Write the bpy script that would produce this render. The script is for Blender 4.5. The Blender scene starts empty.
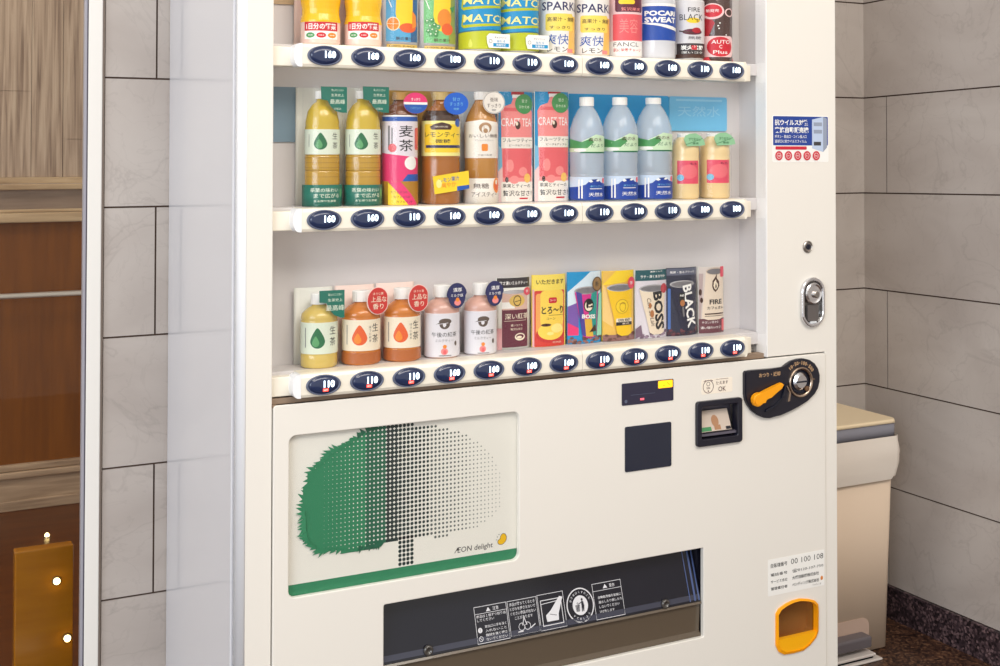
import bpy, bmesh, math, random
from mathutils import Vector, Matrix
random.seed(7)
C = bpy.context.scene.collection
SC = bpy.context.scene
PI = math.pi

# ------------------------------------------------------------------ camera
F_PX, YAW, PITCH, ROLL, CX, CY = 1236.6, .475, .0201, .0012, 500., 126.
CH, CD = 1.116, 1.8368                      # eye height, distance to the machine's front (front plane is Y = 0)
fw = Vector((math.sin(YAW)*math.cos(PITCH), math.cos(YAW)*math.cos(PITCH), math.sin(PITCH)))
rt = Vector((math.cos(YAW), -math.sin(YAW), 0))
up = rt.cross(fw)
EYE = Vector((0, -CD, CH))
def ray(px, py):
    x, y = (px-CX)/F_PX, -(py-CY)/F_PX
    a = x*math.cos(ROLL)-y*math.sin(ROLL); b = x*math.sin(ROLL)+y*math.cos(ROLL)
    return fw + rt*a + up*b
def at(px, py, Y=0.0):                      # where the sight line of a measured point meets the vertical plane Y
    r = ray(px, py); return EYE + r*((Y+CD)/r.y)
cam = bpy.data.cameras.new('camera'); co = bpy.data.objects.new('camera', cam); C.objects.link(co)
xa = rt*math.cos(ROLL)+up*math.sin(ROLL); ya = -rt*math.sin(ROLL)+up*math.cos(ROLL)
M = Matrix((xa, ya, -fw)).transposed().to_4x4(); M.translation = EYE
co.matrix_world = M
cam.sensor_width = 36; cam.lens = F_PX/1000*36; cam.shift_y = (CY-333)/1000; cam.clip_start = .02
SC.camera = co

# ------------------------------------------------------------------ world, lights, exposure
SC.view_settings.view_transform = 'Standard'; SC.view_settings.look = 'None'
SC.view_settings.exposure = 0.25; SC.view_settings.gamma = 1; SC.view_settings.use_curve_mapping = False
w = bpy.data.worlds.new('world'); SC.world = w; w.use_nodes = True
w.node_tree.nodes['Background'].inputs[0].default_value = (1, .95, .89, 1)
w.node_tree.nodes['Background'].inputs[1].default_value = .74
def area(name, loc, target, sx, sy, power, col):
    l = bpy.data.lights.new(name, 'AREA'); l.shape = 'RECTANGLE'; l.size = sx; l.size_y = sy; l.energy = power; l.color = col
    o = bpy.data.objects.new(name, l); C.objects.link(o); o.location = loc
    o.rotation_euler = (Vector(target)-Vector(loc)).to_track_quat('-Z', 'Y').to_euler(); return o
area('daylight_entrance', (-3.1, -2.9, 1.7), (1.2, .1, .8), 2.6, 2.4, 88, (.80, .89, 1))
area('ceiling_light', (1.0, -2.4, 3.0), (1.0, -.6, 0), 2.6, 1.0, 50, (1, .93, .84))

# ------------------------------------------------------------------ materials
def lin(c): return tuple(((v/255)/12.92 if v/255 <= .04045 else ((v/255+.055)/1.055)**2.4) for v in c)
MATS = {}
def mat(name, rgb, rough=.5, metal=0, emit=0, spec=.5, coat=0, noise=0, nscale=30):
    if name in MATS: return MATS[name]
    m = bpy.data.materials.new(name); m.use_nodes = True; nt = m.node_tree; b = nt.nodes['Principled BSDF']
    c = (*lin(rgb), 1)
    b.inputs['Base Color'].default_value = c; b.inputs['Roughness'].default_value = rough
    b.inputs['Metallic'].default_value = metal; b.inputs['Specular IOR Level'].default_value = spec
    b.inputs['Coat Weight'].default_value = coat
    if emit: b.inputs['Emission Color'].default_value = c; b.inputs['Emission Strength'].default_value = emit
    if noise:
        tc = nt.nodes.new('ShaderNodeTexCoord'); n = nt.nodes.new('ShaderNodeTexNoise'); n.inputs['Scale'].default_value = nscale
        nt.links.new(tc.outputs['Object'], n.inputs['Vector'])
        mx = nt.nodes.new('ShaderNodeMix'); mx.data_type = 'RGBA'
        mx.inputs['A'].default_value = (*[v*(1-noise) for v in c[:3]], 1); mx.inputs['B'].default_value = (*[min(1, v*(1+noise)) for v in c[:3]], 1)
        nt.links.new(n.outputs['Fac'], mx.inputs['Factor']); nt.links.new(mx.outputs['Result'], b.inputs['Base Color'])
    MATS[name] = m; return m
def ramp_mat(name, kind, scale, stops, rough, vec=(1, 1, 1), detail=6, dist=0, coat=0, spec=.5):
    m = bpy.data.materials.new(name); m.use_nodes = True; nt = m.node_tree; b = nt.nodes['Principled BSDF']
    tc = nt.nodes.new('ShaderNodeTexCoord'); mp = nt.nodes.new('ShaderNodeMapping'); mp.inputs['Scale'].default_value = vec
    nt.links.new(tc.outputs['Object'], mp.inputs['Vector'])
    if kind == 'voronoi':
        n = nt.nodes.new('ShaderNodeTexVoronoi'); n.inputs['Scale'].default_value = scale
        sep = nt.nodes.new('ShaderNodeSeparateColor'); nt.links.new(n.outputs['Color'], sep.inputs[0]); out = sep.outputs[0]
    else:
        n = nt.nodes.new('ShaderNodeTexNoise'); n.inputs['Scale'].default_value = scale; n.inputs['Detail'].default_value = detail
        n.inputs['Distortion'].default_value = dist; out = n.outputs['Fac']
    nt.links.new(mp.outputs[0], n.inputs['Vector'])
    r = nt.nodes.new('ShaderNodeValToRGB'); els = r.color_ramp.elements
    while len(els) < len(stops): els.new(.5)
    for e, (p, c) in zip(els, stops): e.position = p; e.color = (*lin(c), 1)
    nt.links.new(out, r.inputs[0]); nt.links.new(r.outputs[0], b.inputs['Base Color'])
    b.inputs['Roughness'].default_value = rough; b.inputs['Coat Weight'].default_value = coat; b.inputs['Specular IOR Level'].default_value = spec
    MATS[name] = m; return m
def clear_mat(name, tint, ior=1.45, rough=.02, haze=0, hcol=(255, 255, 255), gain=1.0):
    m = bpy.data.materials.new(name); m.use_nodes = True; nt = m.node_tree; nt.nodes.clear()
    o = nt.nodes.new('ShaderNodeOutputMaterial'); t = nt.nodes.new('ShaderNodeBsdfTransparent'); t.inputs[0].default_value = (*tint, 1)
    g = nt.nodes.new('ShaderNodeBsdfGlossy'); g.inputs['Roughness'].default_value = rough
    fr = nt.nodes.new('ShaderNodeFresnel'); fr.inputs[0].default_value = ior
    ge = nt.nodes.new('ShaderNodeNewGeometry'); inv = nt.nodes.new('ShaderNodeMath'); inv.operation = 'SUBTRACT'; inv.inputs[0].default_value = 1
    nt.links.new(ge.outputs['Backfacing'], inv.inputs[1]); ml = nt.nodes.new('ShaderNodeMath'); ml.operation = 'MULTIPLY'
    nt.links.new(fr.outputs[0], ml.inputs[0]); nt.links.new(inv.outputs[0], ml.inputs[1])
    fac = ml.outputs[0]
    if gain != 1:
        mm = nt.nodes.new('ShaderNodeMath'); mm.operation = 'MULTIPLY'; mm.inputs[1].default_value = gain; mm.use_clamp = True
        nt.links.new(fac, mm.inputs[0]); fac = mm.outputs[0]
    mx = nt.nodes.new('ShaderNodeMixShader'); nt.links.new(fac, mx.inputs[0]); nt.links.new(g.outputs[0], mx.inputs[2])
    if haze:
        d = nt.nodes.new('ShaderNodeBsdfDiffuse'); d.inputs[0].default_value = (*lin(hcol), 1)
        m2 = nt.nodes.new('ShaderNodeMixShader'); m2.inputs[0].default_value = haze
        nt.links.new(t.outputs[0], m2.inputs[1]); nt.links.new(d.outputs[0], m2.inputs[2]); nt.links.new(m2.outputs[0], mx.inputs[1])
    else: nt.links.new(t.outputs[0], mx.inputs[1])
    nt.links.new(mx.outputs[0], o.inputs[0]); MATS[name] = m; return m

CREAM = mat('cream_enamel', (238, 234, 226), .32)
CASEW = mat('display_grey_white', (216, 212, 212), .5)
CABW = mat('cabinet_white', (226, 227, 233), .16, coat=.3)
RAILC = mat('rail_cream', (245, 238, 222), .35)
CAPW = mat('cap_white', (246, 247, 250), .3)
DARK = mat('gap_black', (22, 24, 38), .6)
NAVY = mat('button_navy', (32, 46, 82), .12, coat=.4)
RING = mat('button_ring', (92, 100, 124), .3)
LED = mat('led_white', (225, 245, 255), .4, emit=2.2)
HOTR = mat('led_red', (255, 70, 50), .4, emit=1.1)
AMBER = mat('led_amber', (255, 170, 20), .4, emit=1.4)
BLK = mat('black_plastic', (27, 27, 40), .32)
BLKG = mat('black_gloss', (20, 24, 40), .08)
CHROME = mat('chrome', (225, 225, 228), .16, metal=1)
STEEL = mat('brushed_steel', (170, 165, 160), .3, metal=1)
ORANGE = mat('orange_plastic', (255, 168, 8), .35)
GOLDP = mat('print_gold', (196, 160, 120), .5)
WHITE = mat('print_white', (248, 247, 243), .4)
INK = mat('print_black', (28, 27, 30), .45)
TILE = ramp_mat('stone_tile', 'noise', 2.6, [(.25, (175, 165, 158)), (.5, (188, 179, 172)), (.75, (197, 189, 182))], .38, vec=(1, 1, 1.7), detail=9, dist=1.4)
def veins(m):                                 # hairline veins and small pits in the stone
    nt = m.node_tree; b = nt.nodes['Principled BSDF']; src = b.inputs['Base Color'].links[0].from_socket
    tc = nt.nodes.new('ShaderNodeTexCoord')
    for sc, wd, st, dist in ((2.3, .012, .14, 2.2), (6.0, .016, .09, 3.0), (38, .0, .16, 0)):
        n = nt.nodes.new('ShaderNodeTexNoise'); n.inputs['Scale'].default_value = sc; n.inputs['Detail'].default_value = 6; n.inputs['Distortion'].default_value = dist
        nt.links.new(tc.outputs['Object'], n.inputs['Vector']); r = nt.nodes.new('ShaderNodeValToRGB'); e = r.color_ramp.elements
        if wd:
            e[0].position = .5-wd; e[0].color = (0, 0, 0, 1); e[1].position = .5; e[1].color = (1, 1, 1, 1); x = e.new(.5+wd); x.color = (0, 0, 0, 1)
        else: e[0].position = .70; e[0].color = (0, 0, 0, 1); e[1].position = .76; e[1].color = (1, 1, 1, 1)
        nt.links.new(n.outputs['Fac'], r.inputs[0]); k = nt.nodes.new('ShaderNodeMath'); k.operation = 'MULTIPLY'; k.inputs[1].default_value = st; nt.links.new(r.outputs[0], k.inputs[0])
        mx = nt.nodes.new('ShaderNodeMix'); mx.data_type = 'RGBA'; mx.inputs['B'].default_value = (.12, .09, .08, 1)
        nt.links.new(k.outputs[0], mx.inputs['Factor']); nt.links.new(src, mx.inputs['A']); src = mx.outputs['Result']
    nt.links.new(src, b.inputs['Base Color'])
veins(TILE)
JOINT = mat('tile_joint', (74, 58, 50), .9)
GRANF = ramp_mat('granite_floor', 'voronoi', 190, [(0, (26, 16, 14)), (.4, (60, 40, 32)), (.75, (88, 60, 44)), (1, (126, 94, 72))], .32)
GRANB = ramp_mat('granite_base', 'voronoi', 200, [(0, (24, 19, 22)), (.4, (54, 43, 48)), (.75, (80, 64, 68)), (1, (122, 100, 102))], .3)

# ------------------------------------------------------------------ mesh helpers
def tagit(o, label=None, cat=None, group=None, kind=None):
    if label: o['label'] = label
    if cat: o['category'] = cat
    if group: o['group'] = group
    if kind: o['kind'] = kind
    return o
def thing(name, label, cat, loc=(0, 0, 0), group=None):
    o = bpy.data.objects.new(name, None); o.empty_display_size = .02; C.objects.link(o); o.location = loc
    return tagit(o, label, cat, group)
def obj(name, bm, mats, parent=None, loc=None, smooth=False, label=None):
    if not isinstance(mats, (list, tuple)): mats = [mats]
    bmesh.ops.recalc_face_normals(bm, faces=bm.faces[:])
    me = bpy.data.meshes.new(name); bm.to_mesh(me); bm.free()
    for m in mats: me.materials.append(m)
    if smooth:
        for p in me.polygons: p.use_smooth = True
    o = bpy.data.objects.new(name, me); C.objects.link(o)
    if parent: o.parent = parent
    if loc is not None: o.location = loc
    if label: o['label'] = label
    return o
def BM(): return bmesh.new()
def box(bm, x0, x1, y0, y1, z0, z1, mi=0, bev=0):
    vs = [bm.verts.new(p) for p in ((x0,y0,z0),(x1,y0,z0),(x1,y1,z0),(x0,y1,z0),(x0,y0,z1),(x1,y0,z1),(x1,y1,z1),(x0,y1,z1))]
    fs = [bm.faces.new([vs[i] for i in f]) for f in ((0,3,2,1),(4,5,6,7),(0,1,5,4),(1,2,6,5),(2,3,7,6),(3,0,4,7))]
    for f in fs: f.material_index = mi
    if bev:
        es = {e for f in fs for e in f.edges}
        r = bmesh.ops.bevel(bm, geom=list(es), offset=bev, segments=3, affect='EDGES', profile=.5)
        for f in r['faces']: f.material_index = mi
    return fs
def prism(bm, pts, y0, y1, mi=0):            # outline in X,Z pushed along Y
    a = [bm.verts.new((x, y0, z)) for x, z in pts]; b = [bm.verts.new((x, y1, z)) for x, z in pts]
    n = len(pts); fs = [bm.faces.new(a), bm.faces.new(b[::-1])]
    for i in range(n): fs.append(bm.faces.new((a[i], b[i], b[(i+1) % n], a[(i+1) % n])))
    for f in fs: f.material_index = mi
    return fs
def rrect(x0, x1, z0, z1, r, n=5):
    out = []
    for cx, cz, a0 in ((x1-r, z1-r, 0), (x0+r, z1-r, PI/2), (x0+r, z0+r, PI), (x1-r, z0+r, 1.5*PI)):
        for k in range(n+1):
            a = a0+PI/2*k/n; out.append((cx+r*math.cos(a), cz+r*math.sin(a)))
    return out
def ellp(cx, cz, rx, rz, n=28): return [(cx+rx*math.cos(2*PI*k/n), cz+rz*math.sin(2*PI*k/n)) for k in range(n)]
def curve_mesh(loops, depth, bev, mats, name, parent, y_mid, res=2):   # plate with holes: outlines in X,Z
    c = bpy.data.curves.new(name, 'CURVE'); c.dimensions = '2D'; c.fill_mode = 'BOTH'; c.extrude = depth/2-bev; c.bevel_depth = bev; c.bevel_resolution = res
    c.offset = -bev
    for lp in loops:
        s = c.splines.new('POLY'); s.points.add(len(lp)-1); s.use_cyclic_u = True
        for p, (x, z) in zip(s.points, lp): p.co = (x, z, 0, 1)
    t = bpy.data.objects.new('tmp', c); C.objects.link(t)
    me = bpy.data.meshes.new_from_object(t.evaluated_get(bpy.context.evaluated_depsgraph_get()))
    bpy.data.objects.remove(t); bpy.data.curves.remove(c)
    me.name = name
    for v in me.vertices: x, z, d = v.co; v.co = (x, y_mid-d, z)
    me.materials.clear()
    for m in (mats if isinstance(mats, list) else [mats]): me.materials.append(m)
    for p in me.polygons: p.use_smooth = False
    o = bpy.data.objects.new(name, me); C.objects.link(o)
    if parent: o.parent = parent
    return o
def lathe(bm, prof, n=32, ky=1.0, mi=0, cx=0, cy=0, z0=0):
    rings = []
    for r, z in prof:
        rings.append([bm.verts.new((cx+r*math.cos(2*PI*k/n), cy+r*ky*math.sin(2*PI*k/n), z0+z)) for k in range(n)])
    fs = []
    for a, b in zip(rings, rings[1:]):
        for k in range(n): fs.append(bm.faces.new((a[k], a[(k+1) % n], b[(k+1) % n], b[k])))
    fs.append(bm.faces.new(rings[0][::-1])); fs.append(bm.faces.new(rings[-1]))
    for f in fs: f.material_index = mi
    return fs
def tube(bm, p0, p1, r, n=12, mi=0):
    p0, p1 = Vector(p0), Vector(p1); d = (p1-p0).normalized(); a = d.orthogonal().normalized(); b = d.cross(a)
    A = [bm.verts.new(p0+r*(a*math.cos(2*PI*k/n)+b*math.sin(2*PI*k/n))) for k in range(n)]
    B = [bm.verts.new(p1+r*(a*math.cos(2*PI*k/n)+b*math.sin(2*PI*k/n))) for k in range(n)]
    fs = [bm.faces.new((A[k], A[(k+1) % n], B[(k+1) % n], B[k])) for k in range(n)]+[bm.faces.new(A[::-1]), bm.faces.new(B)]
    for f in fs: f.material_index = mi
    return fs

# ------------------------------------------------------------------ printed artwork: flat shapes laid on a surface
_TX = {}
def glyphs(s, bold):
    k = (s, bold)
    if k not in _TX:
        c = bpy.data.curves.new('t', 'FONT'); c.body = s; c.resolution_u = 2; c.offset = bold
        t = bpy.data.objects.new('t', c); C.objects.link(t)
        me = bpy.data.meshes.new_from_object(t.evaluated_get(bpy.context.evaluated_depsgraph_get()))
        V = [(v.co.x, v.co.y) for v in me.vertices]; Fc = [tuple(p.vertices) for p in me.polygons]
        bpy.data.objects.remove(t); bpy.data.curves.remove(c); bpy.data.meshes.remove(me)
        _TX[k] = (V, Fc)
    return _TX[k]
class Art:                                   # units: millimetres on the surface, u across, v up
    def __init__(s): s.items = []; s.l = 0.0
    def add(s, V, Fc, m): s.l += .05; s.items.append((V, Fc, m, s.l)); return s
    def poly(s, pts, m): return s.add(list(pts), [tuple(range(len(pts)))], m)
    def rect(s, u0, v0, u1, v1, m, r=0): return s.poly(rrect(u0, u1, v0, v1, r, 3) if r else [(u0,v0),(u1,v0),(u1,v1),(u0,v1)], m)
    def ell(s, cu, cv, ru, rv, m, n=24): return s.poly(ellp(cu, cv, ru, rv, n), m)
    def ring(s, cu, cv, r, wd, m, n=28, ky=1):
        V = []; Fc = []
        for k in range(n):
            a = 2*PI*k/n; V += [(cu+r*math.cos(a), cv+r*ky*math.sin(a)), (cu+(r-wd)*math.cos(a), cv+(r-wd)*ky*math.sin(a))]
        for k in range(n): j = (k+1) % n; Fc.append((2*k, 2*j, 2*j+1, 2*k+1))
        return s.add(V, Fc, m)
    def frame(s, u0, v0, u1, v1, wd, m):
        V = [(u0,v0),(u1,v0),(u1,v1),(u0,v1),(u0+wd,v0+wd),(u1-wd,v0+wd),(u1-wd,v1-wd),(u0+wd,v1-wd)]
        return s.add(V, [(0,1,5,4),(1,2,6,5),(2,3,7,6),(3,0,4,7)], m)
    def line(s, u0, v0, u1, v1, wd, m):
        d = Vector((u1-u0, v1-v0)).normalized()*wd/2; return s.poly([(u0+d.y,v0-d.x),(u1+d.y,v1-d.x),(u1-d.y,v1+d.x),(u0-d.y,v0+d.x)], m)
    def text(s, t, u, v, h, m, wd=None, rot=0, bold=.006, skew=0):
        V, Fc = glyphs(t, bold)
        if not V: return s
        x0, x1 = min(p[0] for p in V), max(p[0] for p in V); y0, y1 = min(p[1] for p in V), max(p[1] for p in V)
        k = h/(y1-y0); kx = k if wd is None else wd/(x1-x0); ca, sa = math.cos(rot), math.sin(rot); W = []
        for x, y in V:
            a, b = (x-(x0+x1)/2)*kx, (y-(y0+y1)/2)*k; a += skew*b
            W.append((u+a*ca-b*sa, v+a*sa+b*ca))
        return s.add(W, Fc, m)
    def vtext(s, t, u, v, h, m, step=None, bold=.012):
        for i, ch in enumerate(t): s.text(ch, u, v-i*(step or h*1.1), h, m, bold=bold)
        return s
    def drop(s, u, v, wd, h, m):             # a tea drop, point up
        pts = []
        for k in range(24):
            a = 2*PI*k/24; pts.append((u+wd/2*math.sin(a)*(1-.55*max(0, math.cos(a))**1.2), v+h*(.36*math.cos(a)*(1 if math.cos(a) < 0 else 1.75))))
        return s.poly(pts, m)
    def build(s, name, fmap, parent, du=4, dv=None, clip=None, label=None):
        bm = BM(); L = bm.verts.layers.float.new('L'); mats = []
        for V, Fc, m, l in s.items:
            if m not in mats: mats.append(m)
            vs = [bm.verts.new((a, b, 0)) for a, b in V]
            for v in vs: v[L] = l
            for f in Fc:
                if len(set(f)) < 3: continue
                try: bm.faces.new([vs[i] for i in f]).material_index = mats.index(m)
                except ValueError: pass
        bmesh.ops.triangulate(bm, faces=[f for f in bm.faces if len(f.verts) > 4])
        us = [v.co.x for v in bm.verts]; vv = [v.co.y for v in bm.verts]
        def cut(p, nrm, co_, ci=False): bmesh.ops.bisect_plane(bm, geom=bm.verts[:]+bm.edges[:]+bm.faces[:], dist=1e-5, plane_co=p, plane_no=nrm, clear_outer=co_)
        if clip:
            u0, u1, v0, v1 = clip
            cut((u1,0,0),(1,0,0),True); cut((u0,0,0),(-1,0,0),True); cut((0,v1,0),(0,1,0),True); cut((0,v0,0),(0,-1,0),True)
        if du:
            u = math.ceil(min(us)/du)*du
            while u < max(us): cut((u+.0137,0,0),(1,0,0),False); u += du
        for v in (dv or []): cut((0,v,0),(0,1,0),False)
        for f in bm.faces:
            f.normal_update()
            if f.normal.z < 0: f.normal_flip()
        for v in bm.verts: v.co = fmap(v.co.x, v.co.y, v[L])
        me = bpy.data.meshes.new(name); bm.to_mesh(me); bm.free()
        for m in mats: me.materials.append(m)
        o = bpy.data.objects.new(name, me); C.objects.link(o)
        if parent: o.parent = parent
        if label: o['label'] = label
        return o
def on_lathe(prof, ky=1.0, off=.25, cy=0):   # millimetres -> metres on a lathed body
    R0 = max(r for r, z in prof)
    def R(v):
        for (r0, z0), (r1, z1) in zip(prof, prof[1:]):
            if z0 <= v <= z1 and z1 > z0: return r0+(r1-r0)*(v-z0)/(z1-z0)
        return prof[-1][0] if v > prof[-1][1] else prof[0][0]
    def fm(u, v, l):
        r = R(v)+off+l; a = u/R0
        return Vector((r*math.sin(a), cy-r*ky*math.cos(a), v))*.001
    return fm
def on_card(wd, sag, y0=0, off=.2):          # curved sheet of width wd bulging sag towards the viewer
    R = (wd*wd/4+sag*sag)/(2*sag)
    def fm(u, v, l):
        a = u/R; r = R+off+l
        return Vector((r*math.sin(a), y0-(r*math.cos(a)-(R-sag)), v))*.001
    return fm
def card_body(bm, wd, h, sag, th=1.2, y0=0, mi=0, n=14, top=None, v0=0):
    R = (wd*wd/4+sag*sag)/(2*sag); A = math.asin(min(1, wd/2/R)); cols = []
    for k in range(n+1):
        a = -A+2*A*k/n; t = h if top is None else top(R*a)
        q = []
        for r in (R, R-th):
            for z in (v0, t): q.append(bm.verts.new(Vector((r*math.sin(a), y0-(r*math.cos(a)-(R-sag)), z))*.001))
        cols.append(q)
    fs = []
    for p, q in zip(cols, cols[1:]):
        fs += [bm.faces.new((p[0], q[0], q[1], p[1])), bm.faces.new((q[2], p[2], p[3], q[3])), bm.faces.new((p[1], q[1], q[3], p[3])), bm.faces.new((q[0], p[0], p[2], q[2]))]
    fs += [bm.faces.new((cols[0][0], cols[0][1], cols[0][3], cols[0][2])), bm.faces.new((cols[-1][1], cols[-1][0], cols[-1][2], cols[-1][3]))]
    for f in fs: f.material_index = mi; f.smooth = True
    return fs
def flat(Y, X0=0, Z0=0): return lambda u, v, l: Vector((X0+u*.001, Y-l*.001, Z0+v*.001))

# ================================================================== the setting
YB, XR = .47, 2.198                          # tiled wall behind the machine, tiled wall on the right
XF = .386                                    # where the tiles meet the white window frame
def Zr(d): return CH+d
JZ = [Zr(.1315+.2343*k) for k in range(7, -6, -1) if Zr(.1315+.2343*k) > .075]
JZ = sorted(set(round(z, 4) for z in JZ)); JZ[0] = .076; BASE_T = .076
def tiled(name, s0, s1, zs, joint_fn, place, tilt=None):
    bm = BM(); g = .0017
    def quad(a0, a1, z0, z1, d, mi):
        def zt(z, a): return z+(tilt(z, a) if tilt else 0)
        P = [(a0, zt(z0, a0)), (a1, zt(z0, a1)), (a1, zt(z1, a1)), (a0, zt(z1, a0))]
        f = [bm.verts.new(place(a, z, d)) for a, z in P]; b = [bm.verts.new(place(a, z, .012)) for a, z in P]
        fs = [bm.faces.new(f)]+[bm.faces.new((f[i], b[i], b[(i+1) % 4], f[(i+1) % 4])) for i in range(4)]
        for q in fs: q.material_index = mi
    quad(s0, s1+.012, zs[0], zs[-1], .0022, 1)
    for r, (z0, z1) in enumerate(zip(zs, zs[1:])):
        xs = [s0]+[x for x in joint_fn(r, len(zs)) if s0+.01 < x < s1-.01]+[s1]
        for a, b in zip(xs, xs[1:]): quad(a+(g if a > s0 else 0), b-(g if b < s1 else 0), z0+g, z1-g, 0, 0)
    return tagit(obj(name, bm, [TILE, JOINT]), kind='structure')
def row_phase(z): return round((z-Zr(.1315))/.2343)
def jb(r, n):
    k = row_phase(JZ[r]) if r else row_phase(JZ[1])-1
    return [.477+.9*i for i in range(-2, 4)] if k % 2 == 0 else [.027+.9*i for i in range(-2, 4)]
def jr(r, n):
    k = row_phase(JZ[r]) if r else row_phase(JZ[1])-1
    return [.3946+.9*i for i in range(-4, 3)] if k % 2 == 1 else [-.0554+.9*i for i in range(-4, 3)]
tiled('wall_back', XF, XR, JZ, jb, lambda a, z, d: (a, YB+d, z))
TL = {k: v for k, v in zip((.1315, -.104, -.338, -.572, -.806), (.0105, .008, .005, .0016, .0008))}
def tilt(z, y):
    best = min(TL, key=lambda k: abs(Zr(k)-z)); return TL[best]*(YB-y)/.41 if abs(Zr(best)-z) < .05 else (.0105 if z > Zr(.14) else 0)*(YB-y)/.41
tiled('wall_right', -2.2, YB, JZ, jr, lambda a, z, d: (XR+d, a, z), tilt)
bm = BM(); box(bm, -3.0, XR+.02, -3.2, YB, -.05, 0); tagit(obj('floor', bm, GRANF), kind='structure')
bm = BM(); box(bm, XR-.008, XR+.012, -2.2, YB, 0, BASE_T, bev=.001); tagit(obj('baseboard_right', bm, GRANB), kind='structure')
bm = BM(); box(bm, XF, XR-.008, YB-.008, YB+.012, 0, BASE_T); tagit(obj('baseboard_back', bm, GRANB), kind='structure')

# window on the left and the panelled room behind its glass
FRM = mat('frame_white', (240, 237, 231), .35); GASK = mat('gasket_grey', (168, 166, 176), .4); GASKD = mat('gasket_dark', (70, 64, 78), .5)
GLASS = clear_mat('window_glass', (.94, .94, .93), 1.45, .01, gain=.5)
bm = BM()
FX0 = at(86.3, 340, YB-.012).x; FX1 = at(100.6, 340, YB-.012).x
box(bm, FX0, FX1, YB-.012, YB+.014, 0, 2.9, bev=.002); box(bm, FX1-.004, XF-.0005, YB+.003, YB+.05, 0, 2.9, 1)
box(bm, -2.6, FX0, YB-.03, YB+.05, 2.6, 2.66, bev=.003); box(bm, -2.6, FX0, YB-.03, YB+.05, 0, .05, bev=.003); box(bm, -2.66, -2.6, YB-.03, YB+.05, 0, 2.66, bev=.003)
wf = tagit(obj('window_1', bm, [FRM, mat('frame_caulk', (150, 138, 130), .6)]), kind='structure')
bm = BM(); box(bm, FX0-.0018, FX0-.0002, YB-.0105, YB+.010, .05, 2.6, 1); box(bm, FX0-.0062, FX0-.0018, YB-.009, YB+.006, .05, 2.6, 0); obj('gasket', bm, [GASK, GASKD], wf)
bm = BM(); box(bm, -2.6, FX0-.005, YB-.003, YB+.003, .05, 2.6); obj('glass', bm, GLASS, wf)
# inner room
YI = 2.29
BOARD = ramp_mat('grey_oak_boards', 'noise', 3.0, [(.25, (122, 98, 82)), (.42, (166, 142, 122)), (.56, (194, 170, 148)), (.8, (212, 192, 170))], .5, vec=(30, 1, 1.1), detail=12, dist=.5)
WOODR = ramp_mat('oiled_rail_wood', 'noise', 4, [(.3, (168, 138, 106)), (.6, (206, 178, 142)), (.8, (220, 194, 160))], .4, vec=(1, 1, 12), detail=6)
SKIRT = ramp_mat('worn_skirting_wood', 'noise', 5, [(.3, (150, 124, 100)), (.6, (190, 162, 134)), (.8, (208, 182, 150))], .45, vec=(1, 1, 14), detail=8)
BROWNP = ramp_mat('brown_panel', 'noise', 5, [(.3, (114, 62, 8)), (.7, (134, 76, 12))], .55, vec=(9, 1, .7))
def zi(y, px=60): return at(px, y, YI).z
bm = BM(); zc = zi(177)
xs = -2.6; k = 0; WB = .0945
x = at(63, 100, YI).x-WB*34
while x < 1.3:                                # vertical boards, each with its own butt joints
    zs = [zc]+[zc+d for d in ((.27, 1.2), (.62, 1.5), (.12, .95), (.45, 1.35))[k % 4]]+[2.75]
    for a, b in zip(zs, zs[1:]): box(bm, x+.0008, x+WB-.0008, YI, YI+.02, a+.0008, b-.0008)
    x += WB; k += 1
box(bm, -2.6, 1.3, YI+.005, YI+.03, zc, 2.75)
bx_ = [(zi(183.3), zc, -.012), (zi(189.3), zi(183.3)-.002, -.022)]
tagit(obj('wall_inner', bm, BOARD), kind='structure')
bm = BM()
box(bm, -2.6, 1.3, YI-.012, YI+.02, zi(183.3), zc, bev=.002); box(bm, -2.6, 1.3, YI-.024, YI+.02, zi(189.3), zi(183.6), bev=.004)
box(bm, -2.6, 1.3, YI-.004, YI+.02, zi(209), zi(189.3), 1); box(bm, -2.6, 1.3, YI-.016, YI+.02, zi(211.5), zi(208.6), bev=.002); box(bm, -2.6, 1.3, YI-.028, YI+.02, zi(221.5), zi(211.7), bev=.005)
GREYB = ramp_mat('taupe_band', 'noise', 5, [(.3, (134, 112, 96)), (.7, (160, 138, 120))], .5, vec=(1, 1, 10))
tagit(obj('trim_1', bm, [WOODR, GREYB]), kind='structure')
bm = BM(); box(bm, -2.6, 1.3, YI, YI+.02, zi(459.5), zi(221)); tagit(obj('wall_wainscot', bm, BROWNP), kind='structure')
bm = BM()
box(bm, -2.6, 1.3, YI-.016, YI+.02, zi(465.5), zi(459), bev=.004); box(bm, -2.6, 1.3, YI-.024, YI+.02, zi(472.5), zi(465.8), bev=.005)
box(bm, -2.6, 1.3, YI-.014, YI+.02, zi(494), zi(472)); box(bm, -2.6, 1.3, YI-.022, YI+.02, 0, zi(494), bev=.004)
tagit(obj('baseboard_inner', bm, SKIRT), kind='structure')
FLI = ramp_mat('inner_floor_wood', 'noise', 4, [(.3, (84, 42, 14)), (.7, (104, 56, 22))], .4, vec=(1, 6, 1))
FLO = ramp_mat('inner_floor_amber', 'noise', 6, [(.3, (140, 78, 8)), (.7, (158, 92, 14))], .10, coat=.6)
FLD = ramp_mat('inner_floor_dark', 'noise', 6, [(.3, (62, 40, 24)), (.7, (78, 50, 30))], .12, coat=.6)
def on_floor(px, py, z=0): r = ray(px, py); return EYE+r*((z-CH)/r.z)
bm = BM()
box(bm, -2.6, 1.3, YB, YI+.02, -.05, 0, 0)
tagit(obj('floor_inner', bm, [FLI, FLO, FLD]), kind='structure')
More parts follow.
